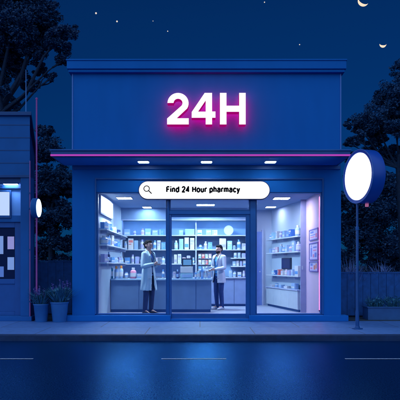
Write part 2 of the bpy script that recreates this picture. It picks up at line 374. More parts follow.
G = {   # stroke glyphs: (advance, list of polylines); x-height .52, cap height .72
 'F': (.50, [[(.08,0),(.08,CAP)], [(.08,CAP),(.44,CAP)], [(.08,.38),(.40,.38)]]),
 'i': (.20, [[(.09,0),(.09,X_)], [(.09,.645),(.09,.775)]]),
 'n': (.50, [[(.08,0),(.08,X_)], arc(.235,.36,.155,.16,170,0)+[(.39,0)]]),
 'd': (.52, [[(.42,0),(.42,.75)], arc(.235,.26,.175,.26,30,330,18)]),
 '2': (.52, [arc(.25,.54,.18,.18,165,-25,14)+[(.07,.0),(.45,.0)]]),
 '4': (.54, [[(.36,0),(.36,CAP),(.05,.19),(.49,.19)]]),
 'H': (.60, [[(.08,0),(.08,CAP)], [(.50,0),(.50,CAP)], [(.08,.38),(.50,.38)]]),
 'o': (.52, [arc(.25,.26,.19,.26,0,360,22)]),
 'u': (.50, [[(.08,X_),(.08,.17)]+arc(.235,.16,.155,.16,180,350), [(.40,0),(.40,X_)]]),
 'r': (.34, [[(.08,0),(.08,X_)], arc(.25,.34,.17,.18,170,75,8)]),
 'p': (.52, [[(.08,-.2),(.08,X_)], arc(.265,.26,.175,.26,150,-150,18)]),
 'h': (.50, [[(.08,0),(.08,.75)], arc(.235,.36,.155,.16,170,0)+[(.39,0)]]),
 'a': (.49, [arc(.23,.37,.16,.15,150,0,10)+[(.39,0)], arc(.22,.145,.16,.145,70,360,16)]),
 'm': (.74, [[(.08,0),(.08,X_)], arc(.215,.36,.135,.16,170,0)+[(.35,0)], arc(.485,.36,.135,.16,170,0)+[(.62,0)]]),
 'c': (.47, [arc(.25,.26,.18,.26,40,320,18)]),
 'y': (.46, [[(.04,X_),(.22,.03)], [(.41,X_),(.20,-.10)]+[(.14,-.19),(.05,-.19)]]),
 ' ': (.25, []),
}
txt = 'Find 24 Hour pharmacy'; tot = sum(G[c][0]+.07 for c in txt)
tx0, tx1 = px(166.3,-.115), px(240.3,-.115); k = (tx1-tx0)/tot; kz = .150
zb = pz(191.9,-.115)
cx = tx0; rr = .0155
BLACK = mat('black_letter_vinyl', (0.003,0.003,0.006), .9, var=0, spec=.0)
def stroke_letter(strokes, x, parent):
    m = MB(); q_ = 0
    for pl_ in strokes:
        pts = [Vector((x+p[0]*k, zb+p[1]*kz)) for p in pl_]
        closed = len(pts) > 4 and (pts[0]-pts[-1]).length < 1e-5
        for i in range(len(pts)-1):
            a, b_ = pts[i], pts[i+1]; d = (b_-a).normalized(); n_ = Vector((-d.y, d.x))*rr
            yf = -.1132 - .00012*(q_ % 7); q_ += 1
            plate([a-n_, b_-n_, b_+n_, a+n_][::1], yf, -.1122, 0, m)
        for j in (range(len(pts)-1) if closed else range(1, len(pts)-1)):
            yf = -.1133 - .00012*(q_ % 7); q_ += 1
            plate([pts[j]+Vector((math.cos(2*math.pi*t/14), math.sin(2*math.pi*t/14)))*rr for t in range(14)], yf, -.1122, 0, m)
    m.build('letter', BLACK, parent)
for ch in txt:
    adv, st = G[ch]
    if st: stroke_letter(st, cx, sb)
    cx += (adv+.07)*k
ic = MB(); mcx, mcz, mr_ = px(146.6,-.115), pz(188.6,-.115), .058
pp = [Vector((mcx+mr_*math.cos(R(a)), -.113, mcz+mr_*math.sin(R(a)))) for a in range(0,361,15)]
for i in range(len(pp)-1): ic.tube(pp[i], pp[i+1], .0085, .0085, 8)
ic.tube((mcx+mr_*.7,-.113,mcz-mr_*.7),(mcx+.105,-.113,mcz-.105),.010,.010,8)
ic.build('magnifier_symbol', BLACK, sb)

# ------------------------------------------------------------------ interior furniture
ct = thing('service_counter', (-.95, 2.1, .03), 'long slate blue service counter with pale top across the shop', 'counter')
MB().box(-2.19, .28, 1.83, 2.38, .10, .81).build('counter_body', COUNTER, ct, bevel=.006)
MB().box(-2.19, .31, 1.79, 2.42, .811, .852).build('counter_top', CTOP, ct, bevel=.008)
MB().box(-2.19, .26, 1.86, 2.36, .031, .099).build('kick_board', BLUE_D, ct)
g = MB()
for x in (-1.5,-.75,-.1): g.box(x-.004, x+.004, 1.826, 1.829, .11, .80)
g.build_each('panel_joint', BLUE_D, ct)

bs = thing('back_shelving', (-.3, 4.1, .03), 'wide wall of white shelving behind the counter', 'shelving')
SD0, SD1 = 3.86, 4.28
sp = S(SD0)
for x in (121.5, 196, 247): MB().box(px(x,SD0)-.018, px(x,SD0)+.018, SD0-.005, SD1, .86, 2.448).build('divider', LAV, bs, bevel=.003)
MB().box(px(121.5,SD0)+.018, px(247,SD0)-.018, SD1-.02, SD1+.015, 1e-3+.86, 2.448).build('back_panel', mat('shelf_back_blue', (.30,.47,.78), .7, var=.04), bs)
ZSH = [pz(235.0,SD0), pz(249.4,SD0), pz(263.6,SD0)]
for a, b in ((121.5,196),(196,247)):
    for i, z in enumerate(ZSH[:3] if a < 150 else [ZSH[0], ZSH[1], pz(257.8,SD0), pz(266,SD0)]):
        x0, x1 = px(a,SD0)+.018, px(b,SD0)-.018
        if a > 150 and i >= 2: x0 = px(231,SD0)
        MB().box(x0, x1, SD0, SD1-.02, z-.028, z).build('shelf', WHITE, bs, bevel=.003)
# added light strip, hidden under the bulkhead, brightens the back wall
ADDED_LED = emis('added_shelf_led', (0.40, 0.76, 1.0), 15.0)
MB().box(px(123,SD0), px(246,SD0), 3.86, 3.90, 2.452, 2.4645).build('light_strip', ADDED_LED, bs)
bc = thing('base_cabinet', (.3, 4.05, .03), 'grey blue base cabinets along the back wall beside the man', 'cabinet')
MB().box(-.2, px(247,3.8), 3.86, 4.28, .09, .81).build('cabinet_body', CABI, bc)
MB().box(-.2, px(247.3,3.8), 3.80, 4.28, .812, .848).build('worktop', LAV, bc, bevel=.004)
for i in range(4):
    x0 = -.19 + i*.385; MB().box(x0, x0+.375, 3.838, 3.859, .10, .80).build('cabinet_door', CABI, bc, bevel=.004)
MB().box(-.18, px(246,3.8), 3.90, 4.28, .031, .089).build('kick_board', BLUE_D, bc)
# side panel door at the back right
pn = thing('back_door', (1.75, 4.28, .03), 'pale blue flush door at the back beside the shelving', 'door')
MB().box(px(252,4.2), px(262,4.2), 4.25, 4.298, .03, 2.15).build('door_leaf', mat('pale_blue_door', (.22,.36,.80), .4, var=.05), pn, bevel=.004)
MB().box(px(262,4.2), px(263.4,4.2), 4.23, 4.298, .03, 2.2).build('door_frame', LAV, pn)
MB().tube((px(260,4.2),4.22,1.0),(px(260,4.2),4.25,1.0),.02).build('handle', RIMW, pn)

# left wall shelves
LZ = [1.98, 1.64, 1.25]
for z, lb in zip(LZ, ('white wall shelf on the side wall, just under the light box', 'white wall shelf on the side wall, middle of three', 'white wall shelf on the side wall, lowest above the counter')):
    o = thing('wall_shelf', (-2.1, 2, z), lb, 'shelf', 'side wall shelves')
    MB().box(-2.199, -2.02, .25, 3.70, z-.03, z).build('board', WHITE, o, bevel=.004)
    b = MB()
    for y in (.5, 1.6, 2.7, 3.6): b.box(-2.199, -2.06, y-.01, y+.01, z-.09, z-.031)
    b.build_each('bracket', LAV, o)
lbx = thing('light_box', (-2.17, 1.0, 2.3), 'blank glowing white light box high on the side wall', 'light box')
MB().box(-2.199, -2.15, .22, 1.93, 2.31, 2.72).build('case', LAV, lbx, bevel=.004)
MB().box(-2.149, -2.143, .25, 1.90, 2.335, 2.695).build('lit_face', emis('lightbox_white', (.80,.90,1.0), 1.5), lbx)

# right slanted unit
A0 = Vector((2.40, 1.80, 0)); A1 = Vector((1.89, 4.12, 0)); U = (A1-A0); UL = U.length; U.normalize(); N = Vector((U.y, -U.x, 0))  # N points to the wall
YAW = math.atan2(U.y, U.x)
def ru(u, n, z=0): p = A0 + U*u + N*n; return Vector((p.x, p.y, z))
def rbox(mb, u0, u1, n0, n1, z0, z1):
    return mb.obox(ru((u0+u1)/2, (n0+n1)/2), u1-u0, n1-n0, z0, z1, YAW)
RZ = [1.91, 1.53, .92]
ep = thing('end_panel', ru(-.03,.1), 'tall dusky purple end panel closing the wall shelves', 'panel')
MB().box(2.45, 2.584, 1.725, 1.765, .031, ZC-.001).build('board', PURP, ep, bevel=.003)
MB().box(2.475,2.505,1.715,1.7245,1.08,1.17).build('switch_plate', WHITE, ep)
for z, lb in zip(RZ, ('white wall shelf highest by the purple end panel', 'white wall shelf just above the dark wall screen', 'white wall shelf below the dark wall screen')):
    o = thing('wall_shelf', ru(UL/2,.1,z), lb, 'shelf', 'shelves by the end panel')
    rbox(MB(), .02, UL, 0, .175, z-.03, z).build('board', WHITE, o, bevel=.004)
    b = MB()
    for u in (.4, 1.2, 2.0): rbox(b, u-.01, u+.01, .06, .175, z-.09, z-.031)
    b.build_each('bracket', LAV, o)
lc = thing('low_cabinet', ru(UL/2,.1), 'low white cabinet under the wall shelves by the purple panel', 'cabinet')
rbox(MB(), .03, UL, .02, .175, .09, .55).build('cabinet_body', WHITE, lc)
for i in range(4):
    u0 = .035 + i*(UL-.05)/4; rbox(MB(), u0, u0+(UL-.05)/4-.008, 0, .018, .095, .545).build('cabinet_door', WHITE, lc, bevel=.003)
rbox(MB(), .02, UL+.02, -.02, .175, .551, .58).build('worktop', LAV, lc, bevel=.004)
rbox(MB(), .04, UL-.02, .04, .175, .031, .089).build('kick_board', BLUE_D, lc)
ws = thing('wall_screen', ru(1.35,.17,1.1), 'dark blank screen on the wall between two shelves', 'screen')
rbox(MB(), .85, 1.5, .135, .174, 1.08, 1.38).build('case', DARK, ws, bevel=.005)
rbox(MB(), .87, 1.48, .128, .1345, 1.10, 1.36).build('screen_glass', mat('screen_navy', (.01,.02,.10), .15, var=0), ws)

# posters on the right wall
PAPER = mat('poster_paper', (0.62,0.56,0.80), .6, var=.04)
INK1 = mat('poster_ink_blue', (.16,.22,.62), .6, var=.05); INK2 = mat('poster_ink_pink', (.72,.20,.42), .6, var=.05); INK3 = mat('poster_ink_coral', (.75,.22,.16), .6, var=.05)
PFR = mat('poster_frame', (.22,.18,.55), .4, var=.05)
def poster(d0, d1, z0, z1, label, art):
    o = thing('wall_poster', (2.58, (d0+d1)/2, z0), label, 'poster', 'framed posters on the side wall')
    f = MB(); x0, x1 = 2.562, 2.584; w = .022
    f.box(x0, x1, d0, d0+w, z0, z1); f.box(x0, x1, d1-w, d1, z0, z1); f.box(x0, x1, d0+w, d1-w, z0, z0+w); f.box(x0, x1, d0+w, d1-w, z1-w, z1)
    f.build('frame', PFR, o)
    MB().box(2.574, 2.5838, d0+w, d1-w, z0+w, z1-w).build('print', PAPER, o)
    a = MB(); W, H = d1-d0, z1-z0
    for (u0,u1,v0,v1,mi) in art: a.box(2.5722, 2.5736, d1-u1*W, d1-u0*W, z0+v0*H, z0+v1*H, mi)
    a.build('artwork', [INK1, INK2, INK3], o)
poster(.30, 1.27, 1.755, 2.01, 'small framed poster with blue bars, topmost on the pink-lit wall', [(.12,.5,.62,.80,0),(.12,.7,.42,.50,0),(.12,.62,.24,.32,1),(.72,.88,.2,.55,1)])
poster(.30, 1.27, 1.30, 1.70, 'framed poster with blue figure blocks, middle on the pink-lit wall', [(.15,.32,.2,.72,0),(.20,.28,.75,.86,0),(.45,.85,.68,.76,0),(.45,.8,.52,.58,1),(.62,.84,.16,.42,0),(.42,.56,.16,.34,1)])
poster(.30, 1.27, 1.04, 1.275, 'small framed poster with coral shapes, lowest on the pink-lit wall', [(.14,.4,.55,.78,0),(.14,.36,.24,.40,1),(.52,.70,.2,.62,2),(.74,.86,.3,.78,2)])
# pink tube at the right jamb lighting the poster wall
o = thing('neon_tube', (2.55,.16,.2), 'slim pink neon tube upright inside the window jamb by the posters', 'neon tube')
MB().tube((2.574,.150,.22),(2.574,.150,2.66),.006,.006,8).build('tube', emis('pink_tube', (1.0,.07,.30), 9.0), o)
b = MB(); [b.box(2.568,2.584,.158,.198,z,z+.03) for z in (.19,1.4,2.62)]; b.build_each('clip', DARK, o)

# ------------------------------------------------------------------ products
PAL = {
 'pale blue': (.40,.60,.92), 'white': (.82,.84,.90), 'cream': (.82,.78,.78), 'light cyan': (.42,.74,.90), 'sky blue': (.16,.42,.85), 'blue': (.06,.20,.62),
 'lavender': (.50,.48,.82), 'teal': (.03,.32,.48), 'pink': (.85,.32,.52), 'navy': (.02,.05,.22), 'orange': (.85,.28,.06), 'coral': (.80,.20,.20), 'pale pink': (.80,.58,.72),
}
def cm(c): return mat('pack_' + c.replace(' ', '_'), PAL[c], .4, var=.06, scale=9)
PROTO = {}
def pick(c, i): return {'white': ['sky blue','lavender','pale blue'], 'cream': ['lavender','coral','pale pink']}.get(c, ['white','white','pale blue'])[i % 3]
def product(kind, c, base, w, h, dep, label, cat, group, yaw=0.0, idx=0):
    """one shop product standing on BASE; base = centre of its footprint, w across, dep deep"""
    x, y, z = base
    name = {'carton':'carton','bottle':'bottle','jar':'jar','pack':'pill_pack','tube':'cream_tube','bag':'paper_bag'}[kind]
    o = thing(name, base, label, cat, group, rotz=yaw + (random.uniform(-.06,.06)))
    def bb(mb, x0,x1,y0,y1,z0,z1): return mb.box(x0,x1,y0,y1,z0,z1)
    lc_ = cm(pick(c, idx))
    if kind in ('carton','pack','bag'):
        b = bb(MB(), -w/2,w/2,-dep/2,dep/2,0,h).build('box_body', cm(c), o, local=True, bevel=min(.004, w*.05))
        v = idx % 3
        if v == 0: p = bb(MB(), -w*.42,w*.42,-dep/2-.0022,-dep/2-.0004,h*.18,h*.46)
        elif v == 1: p = bb(MB(), -w*.40,w*.40,-dep/2-.0022,-dep/2-.0004,h*.62,h*.84); bb(p, -w*.40,w*.1,-dep/2-.0022,-dep/2-.0004,h*.44,h*.52)
        else: p = bb(MB(), -w*.44,-w*.18,-dep/2-.0022,-dep/2-.0004,h*.10,h*.90); bb(p, -w*.08,w*.38,-dep/2-.0022,-dep/2-.0004,h*.60,h*.70); bb(p, -w*.08,w*.28,-dep/2-.0022,-dep/2-.0004,h*.40,h*.48)
        p.build('label_print', lc_, o, local=True)
    elif kind == 'tube':
        MB().lathe((0,0,0), [(w*.30,.0),(w*.32,h*.16)], 12).build('cap', lc_, o, local=True, smooth=True)
        MB().lathe((0,0,0), [(w*.34,h*.161),(w*.44,h*.3),(w*.46,h*.7),(w*.30,h)], 12).build('tube_body', cm(c), o, local=True, smooth=True)
    else:
        r = w/2; nk = .30 if kind == 'bottle' else .42
        bh = h*.78 if kind == 'bottle' else h*.82
        MB().lathe((0,0,0), [(r*.94,0),(r,h*.03),(r,bh*.84),(r*.80,bh*.94),(r*nk*1.7,bh)], 16).build('bottle_body', cm(c), o, local=True, smooth=True)
        cc = lc_ if c not in ('pale blue','pink') else cm('white')
        if cat == 'capped bottle': cc = cm('orange')
        MB().lathe((0,0,0), [(r*nk*1.8,bh+.0005),(r*nk*1.8,h*.985),(r*nk*1.6,h)], 14).build('cap', cc, o, local=True, smooth=True)
        MB().lathe((0,0,0), [(r+.0012,bh*.22),(r+.0012,bh*.66)], 16).build('label_print', lc_, o, local=True, smooth=True)
    return o
NICE = {'carton':'carton','bottle':'bottle','jar':'jar','pack':'pill box','tube':'cream tube','bag':'bag'}
CAT = {'carton':'carton','bottle':'bottle','jar':'jar','pack':'pill box','tube':'cream tube','bag':'bag'}
def row_px(items, d, z, where, frm, group):
    """items: (x0, x1, height px, kind, colour) in photo pixels, standing at depth d on a board at height z"""
    s = S(d)
    for i, (x0, x1, hp, kind, c) in enumerate(items):
        w = (x1-x0)/s*.94; dep = min(.20, max(.05, w*.7)) if kind in ('carton','pack','bag') else w
        lb = f"{c} {NICE[kind]}, {ORD[i]} from the {frm} on {where}"
        product(kind, c, (px((x0+x1)/2, d), d + dep/2 + .0, z+.0008), w, hp/s, dep, lb, CAT[kind], group, 0, i)
B, J, K, T, P_, G_ = 'bottle','jar','carton','tube','pack','bag'
dS = SD0 + .06
row_px([(124,130,6,K,'pale blue'),(133,136,5,B,'white'),(140.5,144.5,6.5,B,'cream'),(145,151,6.5,K,'light cyan'),(152,158,5,K,'pale blue'),(159,164,6,K,'sky blue'),
        (166,170,6,K,'white'),(179,183,5,K,'light cyan'),(185,195,6,K,'light cyan')], dS, ZSH[0], 'the top back shelf', 'side wall', 'products on the back shelving')
row_px([(197.2,202,5,K,'white'),(206,211.5,5.2,K,'light cyan'),(212,217.5,5,K,'white')], dS, ZSH[0], 'the top back shelf', 'divider', 'products on the back shelving')
row_px([(124,127,8,B,'pale blue'),(128,133.5,11,K,'cream'),(134,138,9,K,'pale blue'),(140,144,10,B,'cream'),(144.3,147.3,8,B,'white'),(148,152,8,K,'sky blue'),(153,156.5,9,B,'white'),(157,160.5,9,K,'white'),(161,165.5,7,K,'sky blue'),
        (166,171,8,K,'lavender'),(174,178,9,B,'light cyan'),(179,183.4,10.5,K,'light cyan'),(184.4,189,12,K,'white'),(190,194.5,11.5,K,'white')], dS, ZSH[1], 'the second back shelf', 'side wall', 'products on the back shelving')
row_px([(199,202,5,J,'white'),(203.8,207.3,8,B,'white'),(208,212.3,7.2,K,'sky blue'),(219.2,226.2,11,K,'cream'),(227.2,232.2,8.6,K,'light cyan'),(233,236,4,J,'pale blue'),(237,241,10,B,'white'),(242,246,6,K,'white')], dS, ZSH[1], 'the second back shelf', 'divider', 'products on the back shelving')
row_px([(124.5,130,6,K,'sky blue'),(131,134,9,J,'white'),(135,139,7,K,'lavender'),(140,143,6,B,'pale blue'),(156,160,6,K,'pale pink'),(161,165,7,B,'white'),
        (174,177,9,K,'cream'),(177.6,181.2,9.5,K,'white'),(182.4,186,6,K,'pale pink'),(186.6,190.4,8,K,'lavender'),(191.5,194.8,6,B,'sky blue')], dS, ZSH[2], 'the third back shelf', 'side wall', 'products on the back shelving')
row_px([(233.8,236.8,5,K,'white'),(237.6,240.6,5.4,K,'pale blue'),(241.6,245.6,4.6,K,'lavender')], dS, pz(257.8,SD0), 'the short upper shelf behind the man', 'man', 'products on the back shelving')
row_px([(232.5,235.8,4.8,K,'pale blue'),(236.3,239,5.2,K,'white'),(239.6,242.4,5,K,'lavender'),(243,246,5.4,K,'white')], dS, pz(266,SD0), 'the short lower shelf behind the man', 'man', 'products on the back shelving')
row_px([(196.5,200,6,B,'light cyan'),(228.6,232,7,K,'pale blue'),(233,236.5,6,B,'white'),(237.5,241.5,5,K,'white'),(242.5,245.5,6.5,J,'lavender')], 3.92, .849, 'the base cabinet worktop', 'divider', 'products on the back shelving')
# red and white packs on a little rack standing at the back
rk = thing('pack_rack', (px(205,3.95),4.0,.849), 'white wire display rack of red and white packs behind the counter', 'rack')
MB().box(px(197.6,3.9),px(212,3.9),4.10,4.13,.849,pz(252.5,3.9)).build('rack_panel', WHITE, rk, bevel=.004)
for zy in (258.4, 264.6, 271): MB().box(px(197.8,3.9),px(211.8,3.9),3.98,4.098,pz(zy,3.9)-.015,pz(zy,3.9)).build('rack_shelf', LAV, rk)
for zy, nm in ((258.4,'upper'),(264.6,'middle'),(271,'lower')):
    row_px([(198.3+i*3.4, 201.3+i*3.4, 4.6, P_, c) for i, c in enumerate([('white','coral','white','pale pink'),('cream','white','coral','white'),('sky blue','pale blue','white','light cyan')][(258.4,264.6,271).index(zy)])], 3.96, pz(zy,3.9), f'the display rack {nm} tier', 'till side', 'packs on the display rack')
# round disc
o = thing('round_plaque', (px(228.7,3.9),3.95,ZSH[0]), 'pale round plaque leaning on the top back shelf', 'plaque')
MB().lathe((px(228.7,dS),3.95,ZSH[0]+.137), [(.118,0),(.135,.004),(.135,.024),(.124,.025),(.121,.014),(.02,.0135)], 28, axis=(0,-1,.0)).build('disc', mat('plaque_white', (.80,.85,.90), .4, var=.04), o, smooth=True)
MB().box(px(228.7,dS)-.05,px(228.7,dS)+.05,3.955,4.02,ZSH[0]+.0005,ZSH[0]+.012).build('stand', LAV, o)
# counter items
ZCT = .8528
row_px([(99.3,102.5,8,K,'lavender'),(103.4,106,10,B,'white'),(106.6,109,12.5,B,'navy'),(109.4,113,14,B,'teal'),(136.8,143,4.6,K,'pale blue')], 1.98, ZCT, 'the counter by the side wall', 'side wall', 'products on the counter')
for (a, b, h, lb) in ((114,118,12.5,'pale blue bottle with orange cap, beside the teal bottle on the counter'), (119,123,13,'pale blue bottle with orange cap, beside the white jar on the counter')):
    product('bottle', 'pale blue', (px((a+b)/2,1.98),2.03,ZCT), (b-a)/S(1.98), h/S(1.98), .1, lb, 'capped bottle', 'products on the counter')
product('jar', 'white', (px(126.2,1.98),2.02,ZCT), .09, 6.5/S(1.98), .09, 'squat white jar between orange-capped bottle and pink container on the counter', 'jar', 'products on the counter', idx=2)
product('bottle', 'pink', (px(133,1.98),2.04,ZCT), 6/S(1.98), 11/S(1.98), .14, 'broad pink bottle with white cap beside the woman on the counter', 'bottle', 'products on the counter')
row_px([(161.6,164.4,9,B,'white'),(173,175.6,7,K,'white'),(176.2,178.8,9,B,'navy')], 2.0, ZCT, 'the counter by the till', 'woman', 'products on the counter')
row_px([(194.6,196.8,8,B,'sky blue'),(197.4,200,10,B,'light cyan'),(200.8,203.6,12,B,'sky blue'),(204.4,206.6,7.6,B,'light cyan'),(207.4,211,6.5,K,'pale blue')], 2.0, ZCT, 'the open counter end', 'till', 'products on the counter')
tl = thing('cash_register', (px(186.3,2.0),2.1,ZCT), 'pale cash register with dark framed screen on the counter', 'cash register')
MB().box(px(180.3,1.98),px(192.8,1.98),2.0,2.3,ZCT,ZCT+.14).build('cash_drawer', cm('light cyan'), tl, bevel=.006)
MB().box(px(180.3,1.98),px(192.8,1.98),1.994,2.28,ZCT+.1405,ZCT+.30).build('register_body', mat('register_white', (.80,.86,.92), .35, var=.03), tl, bevel=.008)
MB().box(px(181.6,1.98),px(192.6,1.98),2.16,2.2,ZCT+.301,pz(258.3,2.1)).build('monitor', DARK, tl, bevel=.006)
MB().box(px(183.0,1.98),px(191.3,1.98),2.155,2.1595,ZCT+.335,pz(259.6,2.1)).build('screen', emis('till_screen', (.12,.34,.72), .9), tl)
MB().box(px(182,1.98),px(191,1.98),1.9905,1.9935,ZCT+.03,ZCT+.10).build('drawer_front', cm('pale blue'), tl)
# side wall shelves (left): spaced in depth
def row_left(z, items, where):
    for i, (d, w, h, kind, c) in enumerate(items):
        product(kind, c, (-2.11, d, z+.0008), w, h, .10 if kind in ('carton','pack') else w, f"{c} {NICE[kind]}, {ORD[i]} from the window on {where}", CAT[kind], 'products on the side wall shelves', R(75) if kind == 'carton' else 0, i)
row_left(LZ[0], [(.42,.20,.15,K,'sky blue'),(.72,.10,.19,B,'pale blue'),(1.0,.18,.16,K,'blue'),(1.35,.09,.15,B,'white'),(1.62,.16,.12,K,'light cyan'),(2.0,.09,.16,J,'lavender'),(2.4,.20,.11,K,'navy'),(2.85,.09,.08,J,'white')], 'the side wall top shelf')
row_left(LZ[1], [(.42,.16,.20,B,'pale blue'),(.75,.18,.19,K,'sky blue'),(1.08,.09,.24,B,'white'),(1.35,.16,.25,K,'cream'),(1.80,.28,.15,K,'blue'),(2.2,.26,.14,K,'sky blue'),(2.7,.10,.12,J,'pale blue')], 'the side wall middle shelf')
row_left(LZ[2], [(.42,.16,.18,K,'lavender'),(.75,.10,.16,B,'pale blue'),(1.05,.07,.24,B,'navy'),(1.4,.20,.12,K,'sky blue'),(1.8,.18,.13,K,'pale blue'),(2.2,.10,.13,J,'white'),(2.6,.16,.14,K,'lavender'),(3.1,.12,.16,B,'pale blue')], 'the side wall lowest shelf')
# slanted right shelves
def row_right(z, items, where):
    for i, (u, w, h, kind, c) in enumerate(items):
        p = ru(u, .08, z+.0008)
        product(kind, c, p, w, h, .11 if kind in ('carton','pack') else w, f"{c} {NICE[kind]}, {ORD[i]} from the purple panel on {where}", CAT[kind], 'products by the purple panel', YAW+R(180), i)
row_right(RZ[0], [(.22,.13,.27,B,'pale blue'),(.62,.15,.19,K,'blue'),(.86,.10,.17,B,'sky blue'),(1.08,.17,.18,K,'pale blue'),(1.38,.10,.18,B,'white'),(1.62,.12,.20,K,'white'),(1.92,.20,.18,K,'light cyan'),(2.18,.10,.14,B,'sky blue')], 'the high shelf')
row_right(RZ[1], [(.16,.13,.24,B,'lavender'),(.40,.14,.27,K,'pale blue'),(.66,.11,.17,B,'pale pink'),(.90,.16,.18,K,'pale blue'),(1.16,.10,.17,B,'sky blue'),(1.38,.12,.22,B,'pale blue'),(1.62,.18,.15,K,'pale pink'),(1.90,.12,.14,B,'lavender'),(2.12,.15,.12,K,'pale blue')], 'the middle shelf')
row_right(RZ[2], [(.18,.24,.25,K,'white'),(.48,.13,.16,K,'pale blue'),(.72,.18,.13,K,'lavender'),(.98,.10,.16,B,'pale pink'),(1.20,.15,.12,K,'white'),(1.48,.12,.15,K,'coral'),(1.74,.12,.13,K,'blue'),(2.0,.10,.14,B,'light cyan')], 'the low shelf')
row_right(.58, [(.40,.26,.15,K,'pale blue'),(.95,.20,.06,P_,'white'),(1.35,.18,.08,P_,'pale blue'),(1.70,.12,.10,J,'white'),(2.05,.18,.06,P_,'white')], 'the low white cabinet')

# ------------------------------------------------------------------ people
def hull_mesh(bm, balls, seg=14):
    """convex hull of a few ellipsoids -> added to bm. balls: (centre, (rx, ry, rz))"""
    tmp = bmesh.new()
    for c, r in balls:
        if not isinstance(r, (tuple, list)): r = (r, r, r)
        m = Matrix.Translation(Vector(c)) @ Matrix.Diagonal((r[0], r[1], r[2], 1))
        bmesh.ops.create_uvsphere(tmp, u_segments=seg, v_segments=max(6, seg//2+1), radius=1.0, matrix=m)
    if len(balls) > 1:
        res = bmesh.ops.convex_hull(tmp, input=tmp.verts)
        junk = [g for g in res['geom_interior'] + res['geom_unused'] if isinstance(g, bmesh.types.BMVert) and g.is_valid]
        if junk: bmesh.ops.delete(tmp, geom=list(set(junk)), context='VERTS')
    me = bpy.data.meshes.new('tmp'); tmp.to_mesh(me); tmp.free(); bm.from_mesh(me); bpy.data.meshes.remove(me)
def blob(name, hulls, mats, parent, voxel=.012, smooth=4, pick=None, cut=None, thick=0, deform=None):
    bm = bmesh.new()
    for h in hulls: hull_mesh(bm, h)
    me = bpy.data.meshes.new(name); bm.to_mesh(me); bm.free()
    tmp = bpy.data.objects.new('blob_tmp', me); COL.objects.link(tmp)
    rm = tmp.modifiers.new('r', 'REMESH'); rm.mode = 'VOXEL'; rm.voxel_size = voxel; rm.use_smooth_shade = True
    sm = tmp.modifiers.new('s', 'SMOOTH'); sm.factor = .5; sm.iterations = smooth
    out = bpy.data.meshes.new_from_object(tmp.evaluated_get(bpy.context.evaluated_depsgraph_get()))
    bpy.data.objects.remove(tmp); bpy.data.meshes.remove(me)
    if deform:
        for v in out.vertices: v.co = deform(v.co, v.normal)
    if cut:
        bm = bmesh.new(); bm.from_mesh(out)
        dele = [f for f in bm.faces if cut(f.calc_center_median(), f.normal)]
        bmesh.ops.delete(bm, geom=dele, context='FACES'); bm.to_mesh(out); bm.free()
    out.name = name; out.materials.clear()
    for m in mats: out.materials.append(m)
    for p in out.polygons:
        p.use_smooth = True
        p.material_index = pick(p.center, p.normal) if pick else 0
    o = bpy.data.objects.new(name, out); COL.objects.link(o); o.parent = parent
    if thick:
        sd = o.modifiers.new('t', 'SOLIDIFY'); sd.thickness = thick; sd.offset = -1
    return o
def lerp(a, b, t): return Vector(a)*(1-t) + Vector(b)*t
def hand_hulls(w, fwd, up, side, curl=.6, L=.18):
    """palm + five fingers. fwd: along the hand, up: back of the hand, side: towards the thumb"""
    w, fwd, up, side = Vector(w), Vector(fwd).normalized(), Vector(up).normalized(), Vector(side).normalized()
    hs = []; pc = w + fwd*L*.27; pe = w + fwd*L*.5
    hs.append([(w, .022), (pe + side*.024, .014), (pe - side*.028, .013)])
    for i, ln in enumerate((.40, .45, .42, .33)):
        b0 = pe + side*(.026 - i*.0185); d1 = (fwd*math.cos(curl*.5) - up*math.sin(curl*.5)); d2 = (fwd*math.cos(curl*1.3) - up*math.sin(curl*1.3)); d3 = (fwd*math.cos(curl*2.0) - up*math.sin(curl*2.0))
        p1 = b0 + d1*L*ln*.45; p2 = p1 + d2*L*ln*.32; p3 = p2 + d3*L*ln*.25
        hs += [[(b0,.0095),(p1,.009)], [(p1,.009),(p2,.0082)], [(p2,.0082),(p3,.007)]]
    t0 = w + fwd*L*.12 + side*.022; t1 = t0 + (fwd*.6 + side*.7 - up*.2).normalized()*L*.22; t2 = t1 + (fwd*.9 + side*.1 - up*.4).normalized()*L*.17
    hs += [[(t0,.013),(t1,.0105)], [(t1,.0105),(t2,.008)]]
    return hs
